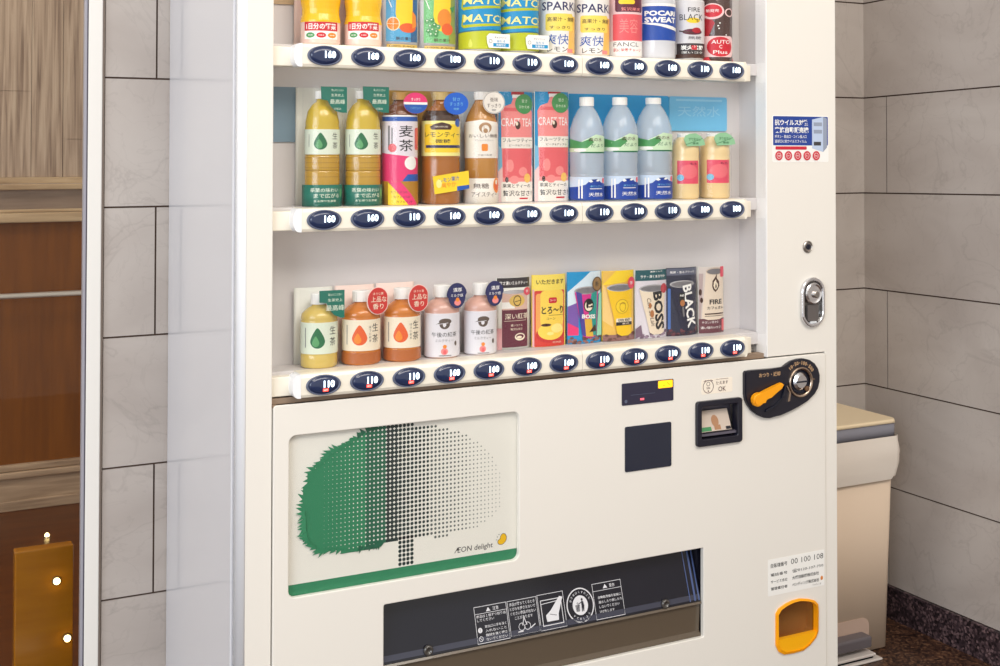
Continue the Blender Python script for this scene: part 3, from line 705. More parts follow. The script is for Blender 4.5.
bm = BM(); box(bm, nx0+.006, nx1-.006, .020, .026, nz0+.006, nz1-.006); box(bm, nx0+.010, nx1-.010, -.004, .022, nz0+.017, nz0+.021); obj('slot_tray', bm, mat('slot_grey', (96, 92, 104), .3), ns)
bm = BM(); v = [(nx0+.012, -.002, nz0+.024), (nx1-.020, -.002, nz0+.024), (nx1-.020, .012, nz1-.022), (nx0+.012, .012, nz1-.022)]
A = [bm.verts.new(p) for p in v]; B = [bm.verts.new((x, y+.002, z)) for x, y, z in v]; bm.faces.new(A); bm.faces.new(B[::-1])
for i in range(4): bm.faces.new((A[i], B[i], B[(i+1) % 4], A[(i+1) % 4]))
pic = obj('note_picture', bm, mat('note_paper', (206, 190, 176), .4), ns)
fm_n = lambda u, v, l: Vector((u*.001, -.0023+.014*((v*.001-nz0-.024)/(nz1-nz0-.046))-l*.001, v*.001))
a = Art(); uu0, vv0 = (nx0+.012)*1000, (nz0+.024)*1000; uu1 = (nx1-.020)*1000
a.rect(uu0+1, vv0+1, uu0+26, vv0+8, mat('note_green', (70, 140, 90), .5)).ell((uu0+uu1)/2+2, vv0+17, 8, 10, mat('note_tan', (176, 130, 96), .5)).rect((uu0+uu1)/2-2, vv0+2, (uu0+uu1)/2+12, vv0+10, mat('note_tan', (176, 130, 96), .5)).rect(uu1-12, vv0+1, uu1-1, vv0+6, BLK)
a.build('note_print', fm_n, pic, du=0)
# OK sticker
x0, x1, z0, z1 = quad_rect(((701.5,380),(732.5,377),(732.8,391.5),(702,395)))
bm = BM(); prism(bm, rrect(x0, x1, z0, z1, .002, 2), FRY-.0003, FRY+.001); stk = obj('coin_sticker', bm, mat('sticker_cream', (250, 240, 224), .45), VM)
BRN = mat('print_brown', (92, 60, 62), .5)
a = Art(); cu, cv = x0*mm+15, (z0+z1)/2*mm; a.ring(cu, cv, 12, 1.2, BRN).ring(cu, cv+5, 4, .9, BRN).text('500', cu, cv-2.5, 4, BRN).line(cu-10, cv+10, cu-5, cv+12, 1.2, BRN).line(cu+10, cv+10, cu+5, cv+12, 1.2, BRN).ell(cu, cv-8, 1.4, 1.4, BRN)
a.text('使えます', cu+31, cv+5.5, 6.5, BRN, wd=27).text('OK', cu+31, cv-6, 9, BRN, wd=17, bold=0).line(cu+17, cv+12, cu+45, cv+12, .6, BRN)
a.build('sticker_print', flat(FRY-.0004), stk, du=0)
# coin panel
CP = [(744,373.5),(745,371.2),(750,370.2),(770,368.6),(782.3,367.2),(786,364),(791,360.8),(797,358.9),(803,358.3),(809,359.8),(814,363.4),(817.3,368.5),(819,375),(818.9,381),(817.3,388),(813.8,393.9),(807,400.7),(798,405.8),(789,410.6),(779,415),(768.8,418),(763,417.6),(757.5,415.3),(751.5,411),(747.4,405.2),(745,400),(744,394)]
cp = [(at(x, y, FRY-.004).x, at(x, y, FRY-.004).z) for x, y in CP]
bm = BM(); fs = prism(bm, cp, FRY-.008, FRY+.004)
es = [e for e in bm.edges if all(abs(v.co.y-(FRY-.008)) < 1e-6 for v in e.verts)]; bmesh.ops.bevel(bm, geom=es, offset=.002, segments=2, affect='EDGES')
cpn = obj('coin_panel', bm, mat('coin_panel_black', (27, 26, 38), .35), VM)
def cylY(bm, x, z, y0, y1, r, n=32, mi=0):    # round piece facing the viewer
    pts = ellp(x, z, r, r, n); return prism(bm, pts, y1, y0, mi)
q = at(800.7, 382.1, FRY-.01); q2 = at(799.6, 381, FRY-.01); CY_ = FRY-.008
bm = BM(); prof = [(.0285, 0), (.0285, -.004), (.027, -.0055), (.0255, -.004), (.0235, -.0035), (.0235, 0)]
def latheY(bm, x, z, y, prof, n=36, mi=0):
    rings = [[bm.verts.new((x+r*math.cos(2*PI*k/n), y+d, z+r*math.sin(2*PI*k/n))) for k in range(n)] for r, d in prof]; fs = []
    for A, B in zip(rings, rings[1:]):
        for k in range(n): fs.append(bm.faces.new((A[k], A[(k+1) % n], B[(k+1) % n], B[k])))
    return fs, rings
latheY(bm, q.x, q.z, CY_, prof); cr = obj('coin_ring', bm, mat('ring_bronze', (196, 176, 158), .22, metal=1), cpn, smooth=True)
bm = BM(); fs, rg = latheY(bm, q.x, q.z, CY_, [(.0232, -.0006), (.021, -.0022), (.020, -.0006)]); bm.faces.new(rg[-1]); obj('coin_well', bm, BLKG, cpn)
bm = BM(); fs, rg = latheY(bm, q.x-.0025, q.z+.002, CY_-.0008, [(.0165, 0), (.0165, -.003), (.012, -.0075), (.0, -.0085)][:3]); bm.faces.new(rg[-1]); plate_ = obj('coin_plate', bm, CHROME, cpn, smooth=False)
bm = BM(); box(bm, q.x-.016, q.x+.010, CY_-.0102, CY_-.0082, q.z+.0005, q.z+.0030, bev=.0004); obj('coin_slot', bm, DARK, cpn)
bm = BM(); q3 = at(806.5, 388.5, FRY-.01); fs, rg = latheY(bm, q3.x, q3.z, CY_-.001, [(.005, 0), (.005, -.004), (.003, -.005)], 18); bm.faces.new(rg[-1]); obj('lens', bm, mat('amber_lens', (110, 80, 56), .1), cpn)
la, lb = at(757.6, 399.8, FRY-.015), at(783.2, 385.2, FRY-.015)
d = Vector((lb.x-la.x, lb.z-la.z)); Ln = d.length; d.normalize(); nn = Vector((-d.y, d.x))
LO = [(-.012, 0), (-.0106, -.0065), (-.006, -.0108), (0, -.0122), (.006, -.0112), (.0115, -.008), (.017, -.0085), (.028, -.0075), (Ln-.006, -.0035), (Ln, .0015), (Ln-.003, .0062), (Ln-.02, .0078), (.034, .0082), (.022, .0088), (.012, .0088), (.006, .0115), (0, .0122), (-.006, .0108), (-.0106, .0065)]
pts = [(la.x+d.x*s+nn.x*t, la.z+d.y*s+nn.y*t) for s, t in LO]
bm = BM(); prism(bm, pts, CY_-.012, CY_-.002); es = [e for e in bm.edges if all(abs(v.co.y-(CY_-.012)) < 1e-6 for v in e.verts)]
bmesh.ops.bevel(bm, geom=es, offset=.0025, segments=3, affect='EDGES'); cylY(bm, la.x, la.z, CY_-.004, CY_, .008); lev = obj('return_lever', bm, ORANGE, cpn)
bm = BM(); cx_, cz_ = at(776, 401, FRY-.01).x, at(776, 401, FRY-.01).z
pts = [(cx_-.026, cz_-.018), (cx_-.006, cz_-.012), (cx_+.016, cz_+.006), (cx_+.024, cz_+.030), (cx_+.020, cz_+.026), (cx_+.012, cz_+.004), (cx_-.006, cz_-.008), (cx_-.024, cz_-.013)]
prism(bm, pts, CY_-.0045, CY_); obj('lever_guard', bm, BLKG, cpn)
bm = BM(); a0_, b0_ = at(786.5, 386, FRY-.01), at(790, 401, FRY-.01)
pts = [(a0_.x, a0_.z), (a0_.x+.003, a0_.z), (b0_.x+.003, b0_.z+.016), (b0_.x, b0_.z), (b0_.x-.005, b0_.z-.001), (b0_.x-.001, b0_.z+.016)]
prism(bm, pts, CY_-.002, CY_); obj('arrow_mark', bm, mat('ring_bronze', (196, 176, 158)), cpn)
a = Art(); t_ = at(770.4, 374.6, FRY-.01); a.text('おつり・返却', t_.x*mm, t_.z*mm, 8, GOLDP, wd=50, bold=.02)
a.build('lever_lettering', flat(CY_-.0001), cpn, du=0); a = Art(); u, v = q.x*mm, q.z*mm
for k, ch in enumerate('10・50・100・500'): t_ = PI*(.735-.50*k/11); a.text(ch, u+36*math.cos(t_), v+36*math.sin(t_), 7 if ch != '・' else 2, GOLDP, rot=t_-PI/2, bold=.03)
a.line(u+30, v+3, u+35, v+3, .8, GOLDP); a.build('coin_lettering', flat(CY_-.0001), cpn, du=0)
# coin return cup
bm = BM(); g1 = grow(cup, .0012); inn = grow(cup, -.0012)
def ringp(bm, A_, B_, ya, yb):
    A = [bm.verts.new((x, ya, z)) for x, z in A_]; B = [bm.verts.new((x, yb, z)) for x, z in B_]; n = len(A)
    for i in range(n): bm.faces.new((A[i], A[(i+1) % n], B[(i+1) % n], B[i]))
ringp(bm, g1, g1, FRY, FRY-.003); ringp(bm, g1, inn, FRY-.003, FRY-.0045); ringp(bm, inn, inn, FRY-.0045, .008); bmesh.ops.remove_doubles(bm, verts=bm.verts, dist=1e-6)
cupo = obj('coin_return_cup', bm, ORANGE, VM)
bm = BM(); i2 = grow(cup, -.0014)
ringp(bm, i2, i2, .006, .024); f = bm.faces.new([bm.verts.new((x, .024, z)) for x, z in i2]); obj('cup_recess', bm, mat('recess_amber', (252, 208, 120), .4), cupo)
zsp = (at(776, 639.3).z+at(814.5, 630.5).z)/2
low = [(x, z) for x, z in i2 if z < zsp]; xl_, xr_ = min(x for x, z in i2), max(x for x, z in i2)
low = sorted([p for p in low], key=lambda p: math.atan2(p[1]-zsp-.02, p[0]-ccx)); low = low+[(xr_-.0006, zsp), (xl_+.0006, zsp)]
bm = BM(); prism(bm, low, FRY-.003, .004); obj('cup_lip', bm, mat('lip_orange', (255, 182, 20), .3), cupo)
upz = [(x, z) for x, z in i2 if z > zsp+.001]; upz = [(xr_-.0008, zsp+.0004)]+sorted(upz, key=lambda p: math.atan2(p[1]-zsp, p[0]-ccx))+[(xl_+.0008, zsp+.0004)]
bm = BM(); prism(bm, upz, .0035, .005); obj('cup_flap', bm, clear_mat('smoked_flap_clear', (.70, .65, .64), 1.5, .03), cupo)
# number sticker
x0, x1, z0, z1 = quad_rect(((768.2,560),(824.4,549.9),(824.6,584.6),(768.6,597.2)))
bm = BM(); prism(bm, rrect(x0, x1, z0, z1, .001, 2), FRY-.0003, FRY+.001); st = obj('number_sticker', bm, WHITE, VM)
a = Art(); u0, u1, v0, v1 = x0*mm, x1*mm, z0*mm, z1*mm; W_, H_ = u1-u0, v1-v0
a.text('自販機番号', u0+W_*.19, v1-H_*.18, H_*.12, INK, wd=W_*.29).text('00 100 108', u0+W_*.69, v1-H_*.16, H_*.15, INK, wd=W_*.58, bold=-.006)
for k, (l, r_) in enumerate((('電話番号', '☎0120-107-750'), ('サービス会社', '大塚自販機株式会社'), ('管理責任者', 'ベンディング株式会社'))):
    y = v1-H_*(.43+.19*k); a.text(l, u0+W_*.19, y, H_*.085, INK, wd=W_*.29).text(r_, u0+W_*(.70 if k == 0 else .66), y, H_*.10, INK, wd=W_*(.56 if k == 0 else .48), bold=0 if k == 0 else .012)
a.ell(u1-W_*.05, v0+H_*.22, 3, 4, mat('mark_orange', (226, 140, 60), .5)).text('ベンディング', u1-W_*.14, v0+H_*.07, 3, INK, wd=22)
a.build('sticker_print', flat(FRY-.0004), st, du=0)
# blue notice sticker, key lock, handle on the door stile
x0, x1, z0, z1 = quad_rect(((772.3,115.4),(828.3,116),(828.3,162.2),(772.3,162.2)), 0)
BLU = mat('sticker_blue', (32, 66, 150), .4); RED = mat('print_red', (206, 38, 60), .45); SLV = mat('print_pale_blue', (190, 206, 232), .5)
bm = BM(); prism(bm, rrect(x0, x1, z0, z1, .003, 3), -.0004, .001); st = obj('notice_sticker', bm, WHITE, VM, label='blue and white notice sticker')
a = Art(); u0, u1, v0, v1 = x0*mm, x1*mm, z0*mm, z1*mm; W_, H_ = u1-u0, v1-v0
a.rect(u0+1.5, v0+H_*.36, u1-1.5, v1-1.5, BLU, 2).text('抗ウイルス対策', u0+W_*.34, v1-H_*.15, H_*.13, WHITE, wd=W_*.60, bold=.03).text('実施自動販売機', u0+W_*.34, v1-H_*.31, H_*.13, WHITE, wd=W_*.60, bold=.03)
for k, s in enumerate(('ボタン・取出口・コイン投入口', '返却口に抗ウイルスフィルム')): a.text(s, u0+W_*.32, v1-H_*(.45+.10*k), H_*.07, WHITE, wd=W_*.56, bold=.01)
a.poly([(u0+W_*.70, v0+H_*.30), (u0+W_*.90, v0+H_*.22), (u0+W_*.90, v1-H_*.02), (u0+W_*.70, v1-H_*.08)], SLV).poly([(u0+W_*.90, v0+H_*.22), (u0+W_*.97, v0+H_*.32), (u0+W_*.97, v1-H_*.05), (u0+W_*.90, v1-H_*.02)], mat('print_grey_blue', (150, 160, 180), .5))
for k in range(2): a.rect(u0+W_*.73, v1-H_*(.22+.16*k), u0+W_*.88, v1-H_*(.14+.16*k), mat('print_grey_blue', (150, 160, 180), .5))
a.rect(u0+W_*.73, v0+H_*.36, u0+W_*.86, v0+H_*.44, INKG).rect(u0+W_*.05, v0+H_*.27, u0+W_*.60, v0+H_*.34, RED, 1.5)
for k in range(5): a.ell(u0+W_*(.11+.165*k), v0+H_*.14, W_*.065, H_*.10, RED).ring(u0+W_*(.11+.165*k), v0+H_*.14, W_*.04, .7, WHITE).text(('抗菌', '抗ウ', '防汚', '安心', '安全')[k], u0+W_*(.11+.165*k), v0+H_*.14, 3.5, WHITE)
a.build('sticker_print', flat(-.0005), st, du=0)
q = at(808.3, 246.8, -.003); bm = BM(); fs, rg = latheY(bm, q.x, q.z, 0, [(.0115, 0), (.0115, -.0025), (.0095, -.004), (.0085, -.003)], 28); bm.faces.new(rg[-1]); kl = obj('key_lock', bm, STEEL, VM)
bm = BM(); fs, rg = latheY(bm, q.x, q.z, -.0031, [(.0055, 0), (.0055, -.001)], 20); bm.faces.new(rg[-1]); box(bm, q.x-.0014, q.x+.0014, -.0046, -.004, q.z-.004, q.z+.004); obj('keyhole', bm, BLKG, kl)
hx0, hx1, hz1, hz0 = at(800.9, 302, -.004).x, at(824.2, 302, -.004).x, at(812, 277.2, -.004).z, at(812, 327.2, -.004).z
hc = (hx0+hx1)/2; hr = (hx1-hx0)/2
def stad(r, z0, z1, cx=hc, n=12): return [(cx+r*math.cos(PI*k/n), z1-r+r*math.sin(PI*k/n)) for k in range(n+1)]+[(cx-r*math.cos(PI*k/n), z0+r-r*math.sin(PI*k/n)) for k in range(n+1)]
hd = curve_mesh([stad(hr, hz0, hz1), stad(hr-.007, hz0+.007, hz1-.007)], .008, .0028, CHROME, 'lock_handle', VM, -.004)
bm = BM(); prism(bm, stad(hr-.0065, hz0+.0065, hz1-.0065), -.0012, .002); obj('handle_well', bm, mat('well_grey', (120, 118, 116), .25, metal=1), hd)
bm = BM(); zc_ = hz1-hr-.002; fs, rg = latheY(bm, hc, zc_, -.001, [(.0205, 0), (.0205, -.007), (.018, -.009), (.015, -.0075), (.013, -.0075)], 32); bm.faces.new(rg[-1]); obj('lock_cylinder', bm, CHROME, hd)
bm = BM(); fs, rg = latheY(bm, hc+.003, zc_-.002, -.0085, [(.0065, 0), (.0065, -.004), (.005, -.005)], 20); bm.faces.new(rg[-1]); box(bm, hc+.002, hc+.004, -.0140, -.0134, zc_-.007, zc_+.003); obj('lock_core', bm, STEEL, hd)
bm = BM(); prism(bm, rrect(hc-.013, hc+.013, hz0+.012, zc_-.022, .003, 3), -.0055, -.001); obj('pull_grip', bm, mat('grip_grey', (96, 90, 88), .35), hd)
bm = BM(); prism(bm, rrect(hc-.008, hc+.008, hz0+.0075, hz0+.0115, .0015, 2), -.0068, -.005); obj('grip_tab', bm, mat('grip_tab', (220, 224, 228), .4), hd)

# ================================================================== the bin on the right
BIN = thing('pedal_bin', 'slim beige pedal bin with grey lid rim and white bag, beside the machine', 'bin', (0, 0, 0))
BINC = mat('bin_beige', (234, 212, 188), .42); LIDC = mat('bin_lid', (240, 220, 184), .4); LIDG = mat('bin_grey', (136, 136, 146), .35); BAG = mat('bag_white', (236, 226, 214), .5); PEDC = mat('pedal_grey', (104, 98, 102), .4)
by = on_floor(886.5, 648).y; bxr = on_floor(886.5, 648).x
bw = .30; bd_ = YB-.012-by
ztop = at(895.5, 418.5, by-.012).z; zbag1 = at(896, 434.5, by-.012).z; zbag0 = at(893, 477, by-.012).z
xt = at(893.5, 480, by).x
def frus(bm, x0, x1, y0, y1, z0, X0, X1, Y0, Y1, z1, r=.02, n=4, cap=True):
    A = [bm.verts.new((x, y, z0)) for x, y in rrect(x0, x1, y0, y1, r, n)]; B = [bm.verts.new((x, y, z1)) for x, y in rrect(X0, X1, Y0, Y1, r, n)]; k = len(A)
    for i in range(k): f = bm.faces.new((A[i], A[(i+1) % k], B[(i+1) % k], B[i])); f.smooth = True
    if cap: bm.faces.new(A[::-1]); bm.faces.new(B)
    return A, B
top_x1 = at(891.5, 490, by).x+.002
bm = BM(); frus(bm, bxr-bw+.012, bxr+.005, by, YB-.02, .004, bxr-bw, top_x1, by-.010, YB-.012, ztop-.03, r=.014)
bb = obj('bin_body', bm, BINC, BIN)
bm = BM(); e = .010; NS = 40
base = rrect(bxr-bw-e, top_x1+e, by-.010-e, YB-.010, .022, 5)
rows = []
for k in range(9):
    t_ = k/8; z = zbag0+(zbag1-zbag0)*t_; ring = []
    for i, (x, y) in enumerate(base):
        g = 1.0+.0; puff = .004*math.sin(PI*t_)+.0016*math.sin(i*2.3+k*1.1)
        cxm, cym = bxr-bw/2, (by+YB)/2; dd = Vector((x-cxm, y-cym)); dd = dd.normalized()*(puff-(.006*(1-t_)**4))
        ring.append(bm.verts.new((x+dd.x, min(y+dd.y, YB-.004), z+.004*math.sin(i*1.7)*(1-t_)**3)))
    rows.append(ring)
for A, B in zip(rows, rows[1:]):
    for i in range(len(A)): f = bm.faces.new((A[i], A[(i+1) % len(A)], B[(i+1) % len(A)], B[i])); f.smooth = True
obj('bag_rim', bm, BAG, BIN)
bm = BM(); lx1 = at(896.3, 430, by-.010).x; frus(bm, bxr-bw-.006, lx1, by-.014, YB-.008, zbag1-.004, bxr-bw-.006, lx1, by-.014, YB-.008, ztop-.0085, r=.016)
lid = obj('lid_rim', bm, LIDG, BIN)
bm = BM(); frus(bm, bxr-bw-.008, lx1+.001, by-.016, YB-.008, ztop-.0082, bxr-bw-.006, lx1-.001, by-.013, YB-.010, ztop, r=.016); obj('lid', bm, LIDC, BIN)
# pedal recess and pedal
px1 = at(868.5, 640, by).x; rz1 = at(862, 617.5, by).z
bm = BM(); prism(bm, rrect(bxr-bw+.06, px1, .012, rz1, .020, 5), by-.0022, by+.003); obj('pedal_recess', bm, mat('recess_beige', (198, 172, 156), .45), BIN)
pz1 = at(860, 636, by-.03).z; pe = at(871.5, 645, by-.03).x
bm = BM(); box(bm, bxr-bw+.07, pe, by-.034, by-.0005, pz1-.030, pz1-.004, bev=.006); obj('pedal', bm, PEDC, BIN)
bm = BM(); box(bm, bxr-bw+.06, pe+.004, by-.040, by-.0005, pz1-.046, pz1-.040, bev=.002); obj('pedal_edge', bm, mat('pedal_light', (214, 206, 200), .3), BIN)
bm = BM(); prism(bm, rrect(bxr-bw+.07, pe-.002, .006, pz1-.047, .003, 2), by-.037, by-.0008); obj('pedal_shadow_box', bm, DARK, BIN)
bm = BM(); box(bm, bxr-bw+.03, pe+.018, by-.046, by+.01, .0005, .0055, bev=.002); obj('base_rim', bm, mat('pedal_light', (214, 206, 200)), BIN)
# ================================================================== the drink samples behind the panes
SC.cycles.transparent_max_bounces = 24
SLEEVE = clear_mat('clear_sleeve', (.985, .985, .985), 1.40, .07, gain=.7)
PETC = clear_mat('clear_bottle', (.90, .94, .96), 1.45, .05, haze=.36, hcol=(244, 248, 250))
LQ = lambda n, c: mat(n, c, .22, coat=.5)
def pm(name, c): return mat(name, c, .42)
class Item: pass
def item(row, l, r, yt, yb, name, label, group=None, hmm=None, Y=.044, cat='drink'):
    k = Item(); k.l, k.r, k.yt, k.yb = l, r, yt, yb; k.mid = (l+r)/2; k.Y = Y
    q = at(k.mid, yb, Y); k.x = q.x; k.base = SHZ[row]+.0004
    k.w = (at(r, yb, Y).x-at(l, yb, Y).x)*1000
    k.h = hmm or (at(k.mid, yt, Y).z-k.base)*1000
    k.vs = (at(k.mid, yb-100, Y).z-at(k.mid, yb, Y).z)*10; k.us = k.w/(r-l); k.th = math.atan2(k.x, CD+Y)
    k.t = thing(name, label, cat, (k.x, Y, k.base), group)
    k.vb = (at(k.mid, yb, Y).z-k.base)*1000
    return k
def PV(k, y): return k.vb+(k.yb-y)*k.vs                     # photo height -> height on the sample in mm
def PU(k, x): return (x-k.mid)*k.us
def PP(k, pts): return [(PU(k, x), PV(k, y)) for x, y in pts]
def prof_of(R, h, sh): return [(R*a, h*b) for a, b in sh]
PET = [(.80,0),(.95,.012),(1,.04),(1,.20),(.965,.215),(1,.23),(1,.38),(.965,.395),(1,.41),(1,.70),(.96,.745),(.82,.80),(.60,.855),(.40,.895),(.40,.90)]
SQUAT = [(.85,0),(.97,.015),(1,.05),(1,.14),(.97,.155),(1,.17),(1,.62),(.97,.64),(1,.66),(.95,.71),(.70,.775),(.42,.81),(.42,.82)]
CAN = [(.86,0),(.90,.01),(1,.05),(1,.90),(.93,.955),(.90,.985),(.92,.99),(.92,1.0),(.86,1.0),(.84,.985)]
def solid(k, name, prof, m, ky=1.0, cy=0, parent=None):
    bm = BM(); lathe(bm, [(max(r, .3)*.001, z*.001) for r, z in prof], 36, ky, cy=cy*.001); return obj(name, bm, m, parent or k.t, smooth=True)
def capped(k, R, v0, v1, m, ky=1, cy=0, name='cap'):
    bm = BM(); n = 40; pr = [(R, v0), (R, v1-1.2), (R-1, v1)]
    rings = []
    for r, z in pr: rings.append([bm.verts.new(((r+(.35 if i % 2 else 0))*.001*math.cos(2*PI*i/n), (cy+(r+(.35 if i % 2 else 0))*ky*math.sin(2*PI*i/n))*.001, z*.001)) for i in range(n)])
    for A, B in zip(rings, rings[1:]):
        for i in range(n): bm.faces.new((A[i], A[(i+1) % n], B[(i+1) % n], B[i]))
    bm.faces.new(rings[0][::-1]); bm.faces.new(rings[-1]); return obj(name, bm, m, k.t)
def disc_tag(k, x, y, rx, ry, m, yf, art=None, name='neck_tag', shape=None):
    u, v = PU(k, x), PV(k, y); bm = BM(); pts = [(a*.001, b*.001) for a, b in (shape or ellp(u, v, rx*k.us, ry*k.vs, 32))]
    prism(bm, pts, yf*.001, (yf+1)*.001); o = obj(name, bm, m, k.t)
    if art: a = Art(); art(a, u, v); a.build('tag_print', lambda uu, vv, l: Vector((uu, yf-.1-l, vv))*.001, o, du=0)
    return o
def cardp(k, m, sag, y0, wd=None, h=None, name='backing_card', v0=0, art=None, pname='card_print', u_clip=True):
    wd = wd or k.w; h = h or k.h; bm = BM(); card_body(bm, wd, h, sag, y0=y0, v0=v0); o = obj(name, bm, m, k.t)
    if art:
        a = Art(); art(a); a.build(pname, on_card(wd, sag, y0), o, du=4, clip=(-wd/2*.985, wd/2*.985, v0+.3, h-.3))
    return o
def sleeve(k, sag, y0, wd=None, h=None):
    bm = BM(); wd = wd or k.w; h = h or k.h; R = (wd*wd/4+sag*sag)/(2*sag); A = math.asin(min(1, wd/2/R)); fs = []; pr = None
    for i in range(17):
        an = -A+2*A*i/16; q = [bm.verts.new(Vector((R*math.sin(an), y0-(R*math.cos(an)-(R-sag)), z))*.001) for z in (0.2, h)]
        if pr: f = bm.faces.new((pr[0], q[0], q[1], pr[1])); f.smooth = True
        pr = q
    return obj('clear_sleeve', bm, SLEEVE, k.t, smooth=True)
def wrap(k, prof, art, ky=1.0, cy=0, name='label', clip=None, parent=None, lb=None, off=.25):
    a = Art(); art(a); Rm = max(r for r, z in prof); sh = -k.th*.75*Rm
    a.items = [([(u+sh, v) for u, v in V], Fc, m, l) for V, Fc, m, l in a.items]
    zs = sorted({z for r, z in prof})
    return a.build(name, on_lathe(prof, ky, off, cy), parent or k.t, du=4, dv=zs, clip=clip or (-Rm*3, Rm*3, 0, 1e4), label=lb)
def wrap_px(k, R, x): # photo column -> arc length on an upright cylinder seen from the camera
    s = max(-.98, min(.98, (x-k.mid)/((k.r-k.l)/2))); return R*(math.asin(s)-k.th*.0)

# ---- colours of the prints
TEAG = pm('print_tea_green', (10, 112, 94)); PALEG = pm('print_pale_green', (226, 236, 216)); LEAF = pm('print_leaf_green', (30, 110, 66)); LEAFL = pm('print_leaf_light', (92, 164, 104))
LIQG = LQ('liquid_green_tea', (206, 176, 52)); LIQB = LQ('liquid_brown_tea', (112, 60, 24)); LIQA = LQ('liquid_amber', (166, 98, 18)); LIQO = LQ('liquid_orange_tea', (206, 120, 34)); LIQD = LQ('liquid_dark_tea', (66, 40, 22)); LIQY = LQ('liquid_yellow', (250, 196, 8)); LIQP = LQ('liquid_milk_pink', (216, 168, 152)); LIQJ = LQ('liquid_juice_beige', (244, 216, 160))
CARDW = pm('card_white', (232, 234, 226)); CARDP = pm('card_pink_white', (246, 222, 212)); CARDB = pm('card_pale_blue', (200, 214, 226)); CARDG = pm('card_grey', (196, 196, 200))
PRED = pm('print_bright_red', (206, 28, 48)); PPINK = pm('print_pink', (232, 52, 116)); PNAVY = pm('print_navy', (34, 38, 92)); PBLUE = pm('print_blue', (24, 86, 176)); PCYAN = pm('print_cyan', (0, 146, 204)); PLIME = pm('print_lime', (188, 196, 20)); PYEL = pm('print_yellow', (250, 214, 40)); PPALEY = pm('print_pale_yellow', (250, 240, 150)); PORG = pm('print_orange', (240, 140, 40)); PCREAM = pm('print_cream', (244, 232, 208)); PMAR = pm('print_maroon', (98, 24, 50)); PDKR = pm('print_dark_red', (176, 26, 40)); PBRN = pm('print_dark_brown', (70, 38, 26)); PGREY = pm('print_mid_grey', (120, 118, 122)); PTEAL = pm('print_teal', (18, 84, 92)); PSAL = pm('print_salmon', (242, 142, 140)); PROSE = pm('print_rose', (230, 98, 104)); PGRN = pm('print_green', (70, 150, 84)); PSKY = pm('print_sky', (120, 190, 226)); PLAV = pm('print_lavender', (196, 190, 214))
CAPG = mat('cap_green', (14, 104, 86), .4); SILVER = mat('can_silver', (206, 206, 210), .22, metal=.6)

# ---------------------------------------------------------------- top row
def vitamin(l, r, yb, lab):
    k = item(0, l, r, 0, yb, 'vitamin_drink_bottle', lab, 'yellow vitamin drinks on the top shelf', hmm=172)
    cardp(k, CARDP, 5, 31)
    R = k.w*.47; pr = [(R*.86, 0), (R*.97, 2), (R, 5), (R, 40), (R*.98, 43), (R*.93, 50), (R*.93, 58), (R*1.0, 72), (R, 120), (R*.8, 140), (R*.45, 154), (R*.42, 158)]
    ky = .85; solid(k, 'bottle', pr, LQ('bottle_pink_white', (248, 214, 200)), ky); capped(k, R*.47, 158, 172, WHITE, ky)
    wrap(k, pr, lambda a: a.rect(-R*1.5, 37, R*1.5, 150, LIQY), ky, name='yellow_sleeve')
    b = PV(k, 40.5); t = PV(k, 23.5); m = (b*.52+t*.48)
    def art(a):
        a.rect(-R*.92, b, R*.92, t, WHITE, 1).rect(-R*.92, m, R*.92, t, PRED, 1).text('1日分の野菜', 0, (m+t)/2, (t-m)*.72, WHITE, wd=R*1.6, bold=.03)
        for u, c in ((-R*.56, PGRN), (.0, PRED), (R*.56, PORG)): a.ell(u, (b+m)/2-.3, R*.24, (m-b)*.32, c).rect(u-R*.13, (b+m)/2-.8, u+R*.13, (b+m)/2+.2, WHITE)
    wrap(k, pr, art, ky, lb='red and white label', off=.4)
vitamin(300, 341, 44.3, 'yellow vitamin drink bottle with a red label, leftmost on the top shelf')
vitamin(344, 382, 45.5, 'yellow vitamin drink bottle with a red label, second from left on the top shelf')
